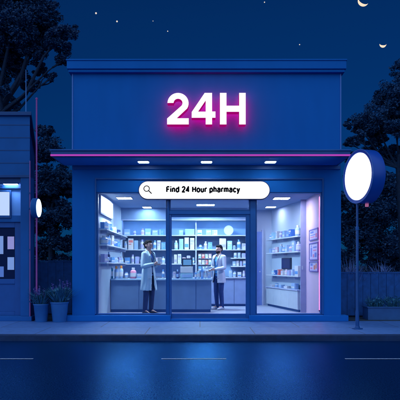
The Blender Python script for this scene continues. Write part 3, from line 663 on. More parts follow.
def person(loc, yaw, label, spec):
    o = thing('person', loc, label, 'person', None, rotz=yaw)
    k = spec['h']/1.74
    SK = mat('skin_'+spec['id'], spec['skin'], .5, var=.05, scale=30)
    HAIR = mat('hair_'+spec['id'], (0.008,0.007,0.012), .7, var=.3, scale=60, spec=.15)
    LIP = mat('lip_'+spec['id'], tuple(c*s for c, s in zip(spec['skin'], (.85,.5,.5))), .4, var=0)
    EYEW = mat('eye_white', (.46,.38,.38), .3, var=0); EYED = mat('eye_dark', (.01,.008,.008), .2, var=0)
    P = lambda x, y, z: Vector((x*k, y*k, z*k))
    sh = spec['sh']; J_ = spec['joints']
    shR, elR, wrR = P(-sh,.01,1.41), P(*J_['elR']), P(*J_['wrR'])
    shL, elL, wrL = P(sh,.01,1.41), P(*J_['elL']), P(*J_['wrL'])
    hz = 1.615; hd = P(0,-.02,hz); ht = spec.get('tilt', 0.0)
    hip = .088; fx = spec['stance']
    hulls = [
        [(P(0,0,.95),(.15*k,.105*k,.10*k)), (P(0,.0,1.10),(.125*k,.09*k,.08*k))],
        [(P(0,0,1.10),(.125*k,.09*k,.08*k)), (P(0,.0,1.30),(.155*k,.105*k,.10*k))],
        [(P(0,0,1.30),(.155*k,.105*k,.10*k)), (P(-sh*.8,.01,1.42),.05*k), (P(sh*.8,.01,1.42),.05*k)],
        [(P(0,.012,1.42),(.07*k,.06*k,.05*k)), (P(0,0,1.53),(.05*k,.052*k,.04*k))],
        # head: cranium, jaw, chin, nose, brow, ears
        [(P(0,.008,hz+.022),(.074*k,.092*k,.088*k)), (P(0,-.030,hz-.02),(.064*k,.062*k,.07*k))],
        [(P(0,-.030,hz-.02),(.062*k,.060*k,.06*k)), (P(0,-.062,hz-.088),(.026*k,.022*k,.018*k)), (P(0,-.02,hz-.065),(.052*k,.045*k,.03*k))],
        [(P(0,-.094,hz+.012),(.010*k,.010*k,.012*k)), (P(0,-.113,hz-.026),(.012*k,.011*k,.009*k)), (P(0,-.088,hz-.028),(.018*k,.010*k,.008*k))],
        [(P(-.035,-.083,hz+.028),(.022*k,.010*k,.007*k)), (P(.035,-.083,hz+.028),(.022*k,.010*k,.007*k))],
        [(P(-.074,.012,hz-.005),(.010*k,.020*k,.030*k))], [(P(.074,.012,hz-.005),(.010*k,.020*k,.030*k))],
        [(P(0,-.086,hz-.055),(.024*k,.012*k,.010*k))],
    ]
    for s in (-1, 1):
        ank = P(s*fx,.02,.085); kn = P(s*(hip+fx)/2,-.02,.49)
        hulls += [[(P(s*hip,0,.90),.085*k),(kn,.056*k)], [(kn,.056*k),(lerp(kn,ank,.35),.052*k)], [(lerp(kn,ank,.35),.052*k),(ank,.037*k)], [(ank,.036*k),(P(s*fx,.03,.045),.034*k),(P(s*(fx+.02),-.13,.03),.024*k)]]
    for shj, el, wr in ((shR,elR,wrR),(shL,elL,wrL)):
        hulls += [[(shj,.052*k),(el,.038*k)], [(el,.038*k),(lerp(el,wr,.3),.037*k)], [(lerp(el,wr,.3),.037*k),(wr,.024*k)]]
    for wr, hf, hu, hs_, cu in spec['hands']:
        hulls += hand_hulls({'R':wrR,'L':wrL}[wr], hf, hu, hs_, cu, .175*k)
    def pick_body(c, n):
        z = c.z/k; x = abs(c.x)/k; y = c.y/k
        if z > hz-.09 and y < -.05:
            if abs(z-(hz+.006)) < .0065 and .018 < x < .046 and n.y < -.3: return 3 if abs(x-.031) < .007 else 2
            if abs(z-(hz-.056)) < .008 and x < .024: return 1
        return 0
    blob('body', hulls, [SK, LIP, EYEW, EYED], o, .0065, 3, pick_body)
    # trousers
    th = [[(P(0,0,.96),(.155*k,.11*k,.09*k)), (P(-hip,0,.88),.092*k), (P(hip,0,.88),.092*k)]]
    for s in (-1, 1):
        ank = P(s*fx,.022,.075); kn = P(s*(hip+fx)/2,-.015,.49)
        th += [[(P(s*hip,0,.90),.093*k),(kn,.068*k)], [(kn,.068*k),(ank,.052*k)]]
    blob('trousers', th, [mat('trousers_'+spec['id'], spec['trousers'], .8, var=.15, scale=14)], o, .011, 4, cut=lambda c, n: c.z < .042*k)
    for s in (-1, 1):
        blob('shoe', [[(P(s*fx,.045,.055),(.040*k,.042*k,.05*k)), (P(s*fx,.05,.02),(.042*k,.045*k,.02*k)), (P(s*(fx+.022),-.14,.022),(.040*k,.05*k,.022*k)), (P(s*(fx+.012),-.05,.05),(.038*k,.04*k,.03*k))]], [mat('shoe_'+spec['id'], spec['shoe'], .4, var=.1)], o, .009, 3)
    # shirt
    blob('shirt', [[(P(0,0,.92),(.150*k,.11*k,.05*k)), (P(0,0,1.10),(.136*k,.10*k,.08*k))], [(P(0,0,1.10),(.136*k,.10*k,.08*k)), (P(0,0,1.30),(.165*k,.114*k,.10*k))],
                   [(P(0,0,1.30),(.162*k,.112*k,.10*k)), (P(0,.012,1.43),(.10*k,.075*k,.04*k))]], [mat('shirt_'+spec['id'], spec['shirt'], .8, var=.12, scale=16)], o, .011, 4,
         cut=lambda c, n: c.z > 1.40*k and c.y < 0 and abs(c.x) < (c.z/k-1.40)*1.3*k)
    # coat body with open front + sleeves
    cz = spec['hem']
    ch = [[(P(0,.0,cz),(.225*k,.165*k,.02*k)), (P(0,.0,.98),(.185*k,.135*k,.04*k))],
          [(P(0,.0,.98),(.185*k,.135*k,.04*k)), (P(0,.0,1.12),(.160*k,.120*k,.06*k))],
          [(P(0,.0,1.12),(.160*k,.120*k,.06*k)), (P(0,.0,1.30),(.182*k,.130*k,.09*k))],
          [(P(0,.0,1.30),(.182*k,.130*k,.09*k)), (P(-sh*.92,.01,1.415),.060*k), (P(sh*.92,.01,1.415),.060*k), (P(0,.02,1.455),(.085*k,.066*k,.03*k))]]
    gp = spec['gap']
    def cut_coat(c, n):
        z = c.z/k; x = c.x/k - spec.get('gapx', 0)
        if z < cz+.012 and n.z < -.6: return True
        w = gp(z)
        return c.y < 0 and abs(x) < w
    def folds(c, n):
        z = c.z/k; a = math.atan2(c.y, c.x); w_ = max(0, min(1, (1.12-z)/.45))
        return c + Vector((n.x, n.y, 0))*(.008*w_*math.sin(a*11 + 2*math.sin(z*5)) + .004*math.sin(z*38 + a*3)*max(0, 1-abs(z-1.13)/.12))
    COATM = mat('coat_'+spec['id'], spec['coat'], .75, var=.07, scale=5, bump=.5, bscale=9)
    blob('lab_coat', ch, [COATM], o, .010, 4, cut=cut_coat, thick=.006, deform=folds)
    ct_ = bpy.data.objects[o.children[-1].name]
    for shj, el, wr in ((shR,elR,wrR),(shL,elL,wrL)):
        w2 = lerp(el, wr, .88)
        s_ = blob('sleeve', [[(shj,.060*k),(el,.050*k)], [(el,.050*k),(lerp(el,w2,.4),.050*k)], [(lerp(el,w2,.4),.050*k),(w2,.041*k)]], [COATM], o, .010, 3)
        s_.parent = ct_
    # collar and lapels, pocket
    lap = MB()
    for s in (-1, 1):
        lap.tube(P(s*.075,-.035,1.475), P(s*.085,-.125,1.36), .020*k, .024*k, 8); lap.tube(P(s*.085,-.125,1.36), P(s*.05+spec.get('gapx',0)*.5,-.142,1.20), .020*k, .007*k, 8)
        lap.tube(P(s*.075,-.035,1.475), P(s*.03,.062,1.49), .018*k, .016*k, 8)
    lap = lap.build('collar', mat('collar_'+spec['id'], spec['collar'], .7, var=.08), ct_, local=True, smooth=True)
    pk = MB()
    pk.box(-.150*k,-.065*k,-.158*k,-.146*k,.83*k,.84*k); pk.box(.065*k,.150*k,-.158*k,-.146*k,.83*k,.84*k)
    pk.build('pocket', mat('pocketline_'+spec['id'], tuple(c*.55 for c in spec['coat']), .8, var=.05), ct_, local=True)
    # hair
    blob('hair', [[(P(c[0],c[1],hz+c[2]), tuple(q*k for q in r)) for c, r in hull] for hull in spec['hair']], [HAIR], o, .008, 2, deform=lambda c, n: c + n*(.0055*math.sin(c.x*190/k+c.z*60)*math.sin(c.y*120/k+c.z*150)),
         cut=lambda c, n: spec['haircut'](c.x/k, c.y/k, c.z/k-hz))
    if spec.get('beard'):
        blob('beard', [[(P(0,-.034,hz-.055),(.066*k,.058*k,.035*k)), (P(0,-.066,hz-.098),(.030*k,.026*k,.020*k)), (P(0,-.02,hz-.075),(.056*k,.048*k,.03*k))], [(P(0,-.10,hz-.040),(.028*k,.008*k,.006*k))]], [HAIR], o, .007, 2,
             cut=lambda c, n: abs(c.z/k-(hz-.056)) < .010 and abs(c.x) < .024*k and c.y < -.07*k)
    if spec.get('steth'):
        sm = MB(); pts = [P(-.06,-.04,1.485), P(-.07,-.11,1.40), P(-.055,-.150,1.28), P(-.02,-.155,1.20)]
        pts2 = [P(.06,-.04,1.485), P(.075,-.11,1.40), P(.065,-.150,1.27), P(.06,-.155,1.15)]
        for q in (pts, pts2): sm.path(q, [.008*k]*4, 8)
        sm.path([P(-.06,-.04,1.485), P(-.03,.068,1.50), P(.03,.068,1.50), P(.06,-.04,1.485)], [.008*k]*4, 8)
        sm.lathe(pts2[-1], [(.018*k,-.006),(.02*k,0),(.018*k,.006)], 14, axis=(0,-1,0))
        sm.build('stethoscope', DARK, o, local=True, smooth=True)
    o['wrists'] = 0; del o['wrists']
    return o, k, wrR, wrL
WD, WX = 1.32, px(148.6,1.32)
woman_spec = dict(id='a', h=1.75, skin=(.92,.52,.42), trousers=(.006,.022,.10), shoe=(.02,.025,.07), shirt=(.08,.24,.62), coat=(.62,.83,.95), collar=(.64,.84,.96), sh=.150, stance=.105, hem=.56,
    joints=dict(elR=(-.22,-.02,1.12), wrR=(-.065,-.235,1.18), elL=(.215,-.03,1.14), wrL=(.075,-.26,1.23)),
    hands=[('R', (.75,-.62,.12), (-.35,-.35,.9), (0,-.2,1), .5), ('L', (-.45,-.75,.35), (.8,-.5,.1), (-.1,.2,1), .7)],
    gap=lambda z: .018 + max(0, z-1.10)*.20 if z > .98 else .022 + (.98-z)*.10, gapx=.0,
    hair=[[((0,.022,.035),(.082,.095,.090)), ((0,.045,-.01),(.076,.075,.07))], [((0,.120,.035),(.045,.045,.045))], [((0,-.04,.085),(.062,.05,.032)), ((0,.02,.085),(.07,.07,.04))]],
    haircut=lambda x, y, z: (y < -.035 and z < .045) or (y < .02 and z < -.03), steth=True)
w_o, wk, wR, wL = person((WX, WD, .03), R(52), 'woman in a pale blue lab coat holding a white box before the counter', woman_spec)
MD, MX = 2.72, px(219.0,2.72)
man_spec = dict(id='b', h=1.685, skin=(.80,.46,.38), trousers=(.012,.045,.19), shoe=(.60,.62,.75), shirt=(.08,.34,.74), coat=(.66,.72,.90), collar=(.74,.78,.92), sh=.18, stance=.10, hem=.72,
    joints=dict(elR=(-.24,-.02,1.12), wrR=(-.10,-.25,1.07), elL=(.24,-.03,1.12), wrL=(.10,-.25,1.08)),
    hands=[('R', (.55,-.8,.05), (-.6,0,.8), (0,-.25,1), .55), ('L', (-.55,-.8,.05), (.6,0,.8), (0,-.25,1), .55)],
    gap=lambda z: .055 + max(0, z-1.10)*.12 if z > .9 else .06 + (.9-z)*.18,
    hair=[[((0,.020,.038),(.080,.095,.088)), ((0,.04,.0),(.077,.07,.06))], [((0,-.045,.090),(.06,.045,.03)), ((0,.02,.095),(.068,.07,.036))]],
    haircut=lambda x, y, z: (y < -.025 and z < .055) or (y < .0 and z < -.03) or z < -.07, beard=True)
m_o, mk_, mR, mL = person((MX, MD, .03), R(-48), 'bearded man in a white lab coat and blue scrubs looking at a tablet', man_spec)
def in_hand(root, yaw, p): return Vector(root) + Matrix.Rotation(yaw, 3, 'Z') @ Vector(p)
# box held by the woman
mid = (wR + wL)/2 + Vector((.0,-.095,.045))
q = in_hand((WX,WD,.03), R(52), mid)
bxo = thing('medicine_box', q, 'white medicine box held up in the hands of the woman', 'box', rotz=R(70))
MB().box(-.05,.05,-.03,.03,-.07,.08).build('box_body', cm('white'), bxo, local=True, bevel=.003)
MB().box(-.042,.042,-.0325,-.0305,-.02,.03).build('label_print', cm('pale blue'), bxo, local=True)
mid = (mR + mL)/2 + Vector((.0,-.115,.035))
q = in_hand((MX,MD,.03), R(-48), mid)
tb = thing('tablet', q, 'thin pale tablet held flat by the bearded man', 'tablet', rotz=R(-48))
MB().box(-.12,.12,-.085,.085,-.006,.006).build('tablet_case', mat('tablet_white', (.5,.55,.68), .3, var=0), tb, local=True, bevel=.004)
MB().box(-.105,.105,-.072,.072,.0065,.008).build('screen', emis('tablet_screen', (.25,.45,.9), .7), tb, local=True)
tb.rotation_euler = (R(28), 0, R(-48))

# ------------------------------------------------------------------ round pole sign
pd = -1.50; fc = Vector((px(357.4,pd-.05), pd-.06, pz(176.6,pd-.05))); nrm = Vector((-.955,-.297,0)).normalized()
ps = thing('round_sign', (px(357.3,pd), pd, 0), 'round blank glowing sign in a blue drum on a thin pole', 'sign')
MB().lathe(fc, [(.478,-.27),(.495,-.255),(.495,-.012),(.488,0),(.440,.0),(.436,-.02)], 56, axis=nrm).build('drum', mat('sign_blue_metal', (0.010,0.085,0.46), .35, var=.06, scale=3), ps, smooth=True)
MB().lathe(fc, [(.434,-.018),(.434,-.004),(.425,.004)], 56, axis=nrm).build('lit_face', emis('round_face_white', (.96,.98,1.0), 2.2), ps, smooth=True)
# thin pale rim ring
rg = MB(); ax = nrm; a = Vector((0,0,1)); b = ax.cross(a)
rp = [fc + ax*.001 + (a*math.cos(2*math.pi*i/56) + b*math.sin(2*math.pi*i/56))*.494 for i in range(57)]
for i in range(56): rg.tube(rp[i], rp[i+1], .007, .007, 6)
rg.build('rim', TRIM, ps, smooth=True)
PX_ = px(357.3,pd)
MB().lathe((PX_,pd,0), [(.035,.012),(.035,.32),(.026,.36),(.026,1.9),(.021,1.92),(.021,2.36)], 16).build('pole', BLUE_D, ps, smooth=True)
MB().lathe((PX_,pd,0), [(.10,.0005),(.10,.012),(.05,.02),(.038,.06)], 20).build('base_plate', BLUE_D, ps, smooth=True)
MB().tube((PX_,pd,1.84),(PX_,pd,1.90),.034).build('collar', BLUE_F, ps)
tgc = fc - nrm*.20
MB().box(tgc.x-.03, tgc.x+.03, tgc.y-.02, tgc.y+.02, fc.z-.555, fc.z-.475).build('sensor', mat('pink_sensor', (.75,.25,.40), .5, var=0, emit=(.8,.2,.4), estr=.35), ps, bevel=.008)

# ------------------------------------------------------------------ neighbouring building
NB = mat('neighbour_blue_wall', (0.005,0.115,0.38), .75, var=.12, scale=2, bump=.2)
NBD = mat('neighbour_dark_trim', (0.004,0.06,0.22), .5, var=.1)
NBL = mat('neighbour_pale_blue', (0.14,0.33,0.70), .6, var=.06)
nx = -3.62
nb = thing('neighbour_building', (-5.6,0,0), 'dark blue boarded neighbouring shop with a lit window and part-glazed door', 'building')
# footprint is a trapezium: the side wall runs back at an angle
MB().prism([(-9,.0),(nx,.0),(nx-.16,.42),(-9,.42)], 3.07, 4.36).build('wall', NB, nb)
MB().prism([(-9,.421),(nx-.161,.421),(-4.75,4.2),(-9,4.2)], 0, 4.36).build('wall', NB, nb)
g = MB()
for z in (3.36, 3.63, 3.90, 4.17): g.prism([(-9,-.006),(nx+.004,-.006),(nx+.004,-.0005),(-9,-.0005)], z-.008, z+.008)
for z in (.4,.8,1.2,1.6,2.0,2.4,2.8,3.36,3.63,3.90,4.17):
    p0, p1 = Vector((nx-.158,.43,0)), Vector((-4.745,4.2,0)); g.add([(p0.x+.006,p0.y,z-.008),(p1.x+.006,p1.y,z-.008),(p1.x+.006,p1.y,z+.008),(p0.x+.006,p0.y,z+.008)], [(0,1,2,3)])
g.build('board_joint', NBD, nb)
MB().prism([(-9,-.06),(nx+.05,-.06),(-4.70,4.25),(-9,4.25)], 4.36, 4.44).build('parapet_cap', NBD, nb, bevel=.008)
MB().prism([(-9,-.025),(nx+.02,-.025),(nx+.01,-.001),(-9,-.001)], 3.05, 3.10).build('fascia_trim', NBD, nb)
MB().box(nx-.20, nx, .0, .30, .10, 3.069).build('pilaster', NB, nb, bevel=.008)
MB().box(nx-.02, nx+.012, -.012, -.0005, .12, 3.05).build('pilaster_trim', NBD, nb)
MB().box(-9, nx+.05, -.05, .42, .001, .10).build('plinth', NB, nb, bevel=.008)
MB().box(-9, nx-.201, .20, .418, 2.26, 2.95).build('upper_panel', NBL, nb)
MB().box(-9, nx-.201, .05, .418, 2.951, 3.068).build('soffit', NBD, nb)
MB().box(-9, nx-.201, .14, .199, 2.84, 2.90).build('ledge', NBD, nb)
# lit window
wn = frame_rect(-5.3, px(11.8,.2), pz(218.5,.2), pz(190.5,.2), .035, .15, .199).build('window', NBD, nb, bevel=.004)
MB().box(-5.265, px(11.8,.2)-.035, .178, .185, pz(218.5,.2)+.035, pz(190.5,.2)-.035).build('window_glass', emis('frosted_lit_glass', (.52,.68,1.0), 1.0), wn)
# door
dx1 = px(21,.2); dz1 = pz(222,.2)
fr_ = MB(); fr_.box(dx1, nx-.201, .16, .418, .10, 2.259); fr_.box(-5.4,dx1,.17,.418,dz1,2.259); fr_.box(-9,-5.4,.17,.418,.10,2.259)
fr_.build('door_surround', NB, nb)
d_ = MB(); X0 = -5.4
d_.box(X0, X0+.09, .22, .28, .10, dz1); d_.box(dx1-.14, dx1, .22, .28, .10, dz1); d_.box(X0+.09, dx1-.14, .22, .28, dz1-.12, dz1); d_.box(X0+.09, dx1-.14, .22, .28, .10, .18); d_.box(X0+.09, dx1-.14, .22, .28, pz(284,.2), pz(279,.2)); d_.box(X0+.09, dx1-.14, .245, .27, .18, pz(284,.2))
d_ = d_.build('door', mat('neighbour_door_blue', (0.012,0.10,0.36), .5, var=.08), nb, bevel=.006)
MB().box(X0+.09, dx1-.14, .245, .252, pz(279,.2), dz1-.12).build('door_glass', mat('dark_door_glass', (.003,.014,.07), .5, var=0, spec=.15), d_)
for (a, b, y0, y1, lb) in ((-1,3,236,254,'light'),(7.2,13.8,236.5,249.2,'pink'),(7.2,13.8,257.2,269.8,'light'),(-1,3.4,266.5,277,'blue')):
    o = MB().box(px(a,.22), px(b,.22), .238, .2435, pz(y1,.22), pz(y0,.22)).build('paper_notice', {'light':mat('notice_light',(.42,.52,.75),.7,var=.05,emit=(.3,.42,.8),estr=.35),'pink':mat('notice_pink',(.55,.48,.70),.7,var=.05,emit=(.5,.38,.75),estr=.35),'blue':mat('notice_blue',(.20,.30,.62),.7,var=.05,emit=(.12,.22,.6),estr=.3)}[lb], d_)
o = thing('soffit_light', (px(11,.1),.1,2.95), 'flat oblong light under the soffit of the neighbouring shop', 'ceiling light')
MB().box(px(3,.1),px(18.5,.1),.055,.135,2.925,2.9505).build('housing', NBD, o)
MB().box(px(4,.1),px(17.5,.1),.062,.128,2.917,2.9245).build('lamp_face', emis('soffit_glow', (.55,.72,1.0), 65), o)
# poles and mast
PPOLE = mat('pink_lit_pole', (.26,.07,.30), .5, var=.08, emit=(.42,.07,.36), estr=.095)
o = thing('corner_conduit', (nx+.015,-.035,0), 'thin pink upright pipe on the corner of the neighbouring shop', 'pipe')
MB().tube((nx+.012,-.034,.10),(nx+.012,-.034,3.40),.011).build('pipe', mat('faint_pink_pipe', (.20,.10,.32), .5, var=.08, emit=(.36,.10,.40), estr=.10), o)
b = MB(); [b.box(nx-.01,nx+.034,-.05,-.013,z,z+.03) for z in (.4,1.5,2.7)]; b.build_each('clip', NBD, o)
X2 = px(36.6,-.05)
o = thing('neon_pole', (X2,-.05,0), 'tall pink pole rising above the roof of the neighbouring shop', 'pole')
MB().tube((X2,-.05,.02),(X2,-.05,4.70),.018,.016).build('pole', PPOLE, o, smooth=True)
MB().lathe((X2,-.05,0), [(.05,.0005),(.05,.012),(.024,.03)], 14).build('base_plate', NBD, o)
MB().lathe((X2,-.05,4.70), [(.024,0),(.026,.02),(.014,.035)], 12).build('cap', PPOLE, o)
X3 = px(26,1.5)
o = thing('roof_mast', (X3,1.5,4.44), 'slim pale blue mast standing on the roof of the neighbouring shop', 'mast')
MB().tube((X3,1.5,4.441),(X3,1.5,pz(70,1.5)),.014,.008).build('mast_tube', NBL, o)
MB().lathe((X3,1.5,4.441), [(.07,0),(.06,.02),(.016,.06)], 12).build('mount', NBD, o)
# disc wall lamp
lc0 = Vector((px(38.6,-.15),-.15,pz(208,-.15))); ln = Vector((1.0,.02,0)).normalized()
o = thing('disc_lamp', lc0, 'round glowing wall lamp facing sideways on the neighbouring shop corner', 'wall lamp')
MB().lathe(lc0, [(.17,-.13),(.205,-.11),(.205,-.004),(.19,.0)], 36, axis=ln).build('drum', NB, o, smooth=True)
MB().lathe(lc0, [(.190,.0005),(.186,.012),(.15,.026),(.06,.034)], 36, axis=ln).build('lit_face', emis('disc_white', (.62,.80,1.0), 3.2), o, smooth=True)
MB().tube(lc0-ln*.13, (nx-.002, -.02, lc0.z), .022).build('arm', NBD, o)

# ------------------------------------------------------------------ fences
FEN = mat('night_blue_fence_wood', (0.014,0.095,0.33), .8, var=.25, scale=9, bump=.4, bscale=30)
def fence(x0, x1, y, h, label, pw):
    o = thing('board_fence', ((x0+x1)/2, y, 0), label, 'fence')
    b = MB(); x = x0; i = 0
    while x < x1-.02:
        w = min(pw, x1-x); b.box(x+.004, x+w-.004, y+(0 if i%2 else .006), y+.025, .03, h-random.uniform(0,.008)); x += pw; i += 1
    b.build('plank_panel', FEN, o)
    r_ = MB(); [r_.box(x0, x1, y+.026, y+.06, z, z+.08) for z in (.25, h-.3)]; r_.build_each('rail', FEN, o)
    n = max(2, int((x1-x0)/1.8)+1)
    for i in range(n):
        xx = x0 + (x1-x0)*i/(n-1); MB().box(xx-.045, xx+.045, y+.061, y+.15, 0, h+.0).build('post', FEN, o)
    MB().box(x0, x1, y-.012, y+.06, h+.0005, h+.03).build('capping', FEN, o)
fence(-4.4, XL-.02, 1.5, 1.27, 'dark blue board fence between the two buildings behind the pots', .19)
fence(XR+.02, 9.0, .95, 1.0, 'dark blue board fence behind the raised planter beside the pharmacy', .18)

# ------------------------------------------------------------------ vegetation
def leaf_mat(name, c1, c2):
    def fn(nt, b):
        L = nt.links.new; g = nt.nodes.new('ShaderNodeNewGeometry'); r = nt.nodes.new('ShaderNodeValToRGB')
        r.color_ramp.elements[0].color = (*c1,1); r.color_ramp.elements[1].color = (*c2,1)
        L(g.outputs['Random Per Island'], r.inputs['Fac']); L(r.outputs['Color'], b.inputs['Base Color']); b.inputs['Roughness'].default_value = .6
    return tex_mat(name, fn)
LEAF_A = leaf_mat('tree_leaf_dark', (.004,.042,.125), (.010,.074,.195))
LEAF_B = leaf_mat('tree_leaf_teal', (.004,.044,.130), (.011,.080,.205))
LEAF_C = leaf_mat('shrub_leaf', (.015,.10,.17), (.06,.25,.36))
LEAF_P = leaf_mat('pot_leaf', (.012,.085,.160), (.055,.22,.34))
FLOW = leaf_mat('lavender_flower', (.08,.06,.30), (.20,.14,.48))
GRASS_T = leaf_mat('tall_grass_blade', (.08,.14,.36), (.26,.34,.72))
BARK = mat('dark_bark', (.008,.024,.062), .9, var=.35, scale=12, bump=.6, bscale=25)
def leaves(mb, c, r, n, size, rng):
    c = Vector(c)
    for _ in range(n):
        d = Vector((rng.gauss(0,1), rng.gauss(0,1), rng.gauss(0,1))).normalized()
        p = c + Vector((d.x*r[0], d.y*r[1], d.z*r[2])) * (rng.random()**.42)
        a = Vector((rng.gauss(0,1), rng.gauss(0,1), rng.gauss(0,.6))).normalized(); b = a.cross(Vector((rng.gauss(0,1), rng.gauss(0,1), rng.gauss(0,1)))).normalized()
        s = size*rng.uniform(.6,1.35); w = s*.45
        mb.add([p-a*s*.5, p+b*w*.5, p+a*s*.5, p-b*w*.5], [(0,1,2,3)])
def clumped_crown(blobs, rng, per, size, sub=10):
    mb = MB()
    for c, r in blobs:
        n = max(8, int(sub*14*r*r))
        for _ in range(n):
            d = Vector((rng.gauss(0,1), rng.gauss(0,1), rng.gauss(0,1))).normalized()
            q = Vector(c) + Vector((d.x, d.y, d.z*.75))*r*(rng.random()**.5)
            rr_ = r*rng.uniform(.22,.40); leaves(mb, q, (rr_, rr_, rr_*.6), per, size, rng)
    return mb
def tree(base, fork_z, blobs, label, leafm, seed, per=70, size=.13, sub=10, tr=.16, lean=(0,0)):
    rng = random.Random(seed); base = Vector(base)
    o = thing('tree', base, label, 'tree')
    t = MB(); fk = base + Vector((lean[0], lean[1], fork_z))
    mid = (base+fk)/2 + Vector((rng.uniform(-.1,.1), rng.uniform(-.1,.1), 0))
    t.path([base, base+Vector((0,0,.25)), mid, fk], [tr*1.35, tr*1.05, tr*.88, tr*.7], 12)
    for bi, (c, r) in enumerate(blobs[:10]):
        tk = tr if bi < 7 else tr*.6
        c = Vector(c); m1 = fk.lerp(c, .4) + Vector((rng.uniform(-.2,.2), rng.uniform(-.2,.2), -.12*abs(c.x-fk.x))); m2 = fk.lerp(c, .75) + Vector((0,0,rng.uniform(-.1,.1)))
        t.path([fk, m1, m2, c], [tk*.5, tk*.32, tk*.2, tk*.08], 8)
        for _ in range(5):
            e = c + Vector((rng.uniform(-1,1), rng.uniform(-1,1), rng.uniform(-.6,.8)))*r*.8; s = m2.lerp(c, rng.random())
            h_ = s.lerp(e,.5)+Vector((0,0,rng.uniform(-.1,.1))); t.path([s, h_, e], [tr*.15, tr*.09, tr*.03], 6)
    t.build('trunk', BARK, o)
    clumped_crown(blobs, rng, per, size, sub).build('crown', leafm, o)
def PP(x, y, d): return (px(x,d), d, pz(y,d))
def PB(x, y, d, rp): return (PP(x,y,d), rp/S(d))
tree((px(-6,6),6,0), pz(118,6), [PB(12,28,6,26),PB(44,14,6.3,18),PB(60,38,5.8,17),PB(34,50,6.5,16),PB(-14,12,6,28),PB(-26,55,6,24),PB(3,92,5.7,9),PB(64,58,6,9),PB(52,76,5.9,6.5),PB(20,0,6.4,24),PB(12,62,7,16),PB(28,30,7,22),PB(4,50,6.8,22),PB(46,34,6.8,16),PB(22,78,7,10),PB(70,30,6.2,8),PB(30,86,7.4,10),PB(6,104,7.2,12),PB(42,70,7.2,9),PB(-4,80,7,14)],
     'tall dark spreading tree rising behind the neighbouring shop', LEAF_A, 3, per=115, size=.085, sub=11, tr=.20)
tree((px(404,6.5),6.5,0), pz(168,6.5), [PB(372,120,6.5,17),PB(356,138,6.2,11),PB(392,98,6.8,20),PB(415,85,6.5,24),PB(352,122,6.6,8),PB(396,128,6,13),PB(425,130,6.5,26),PB(378,140,7,10),PB(347,143,6.4,6),PB(402,72,6.9,13),PB(362,128,7,13),PB(380,128,7.2,14),PB(356,160,7,11),PB(400,112,7,18),PB(372,150,7.4,12),PB(392,155,7.4,14),PB(384,96,7,10)],
     'dark broad tree beside the pharmacy, its branches showing beside the round sign', LEAF_B, 5, per=115, size=.08, sub=11, tr=.10, lean=(-.2,0))
tree((px(52,10),10,0), pz(235,10), [PB(46,150,10,17),PB(56,178,10.3,20),PB(34,190,10,22),PB(62,215,10,18),PB(42,225,10,18),PB(56,240,9.8,14),PB(70,245,10,12),PB(24,160,10.4,16),PB(50,200,10.6,16),PB(66,190,10.6,10),PB(44,250,10.6,14),PB(46,132,10.4,10),PB(64,262,10,12)],
     'dense dark tree seen in the gap between the two buildings', LEAF_B, 9, per=75, size=.12, sub=9, tr=.16)
tree((px(372,11),11,0), pz(250,11), [PB(352,200,11,20),PB(378,215,11,24),PB(405,200,11,26),PB(360,240,11,18),PB(392,245,11,22),PB(420,235,11,24),PB(346,225,11.4,16),PB(360,178,11.4,14),PB(350,255,11,14),PB(385,185,11.4,16),PB(378,260,11,14),PB(404,262,11,16)],
     'low dense dark tree behind the fence and the round sign', LEAF_A, 13, per=75, size=.12, sub=9, tr=.17)
# hedge far behind (one uncountable mass)
rng = random.Random(21); hb = MB()
for i in range(150):
    x = -16 + 32*i/149 + rng.uniform(-.1,.1)
    leaves(hb, (x, 15+rng.uniform(-.6,.6), rng.uniform(.4,1.7)), (.6,.5,.8), 120, .17, rng)
o = hb.build('undergrowth', LEAF_A, origin=(0,15,0)); o['kind'] = 'stuff'
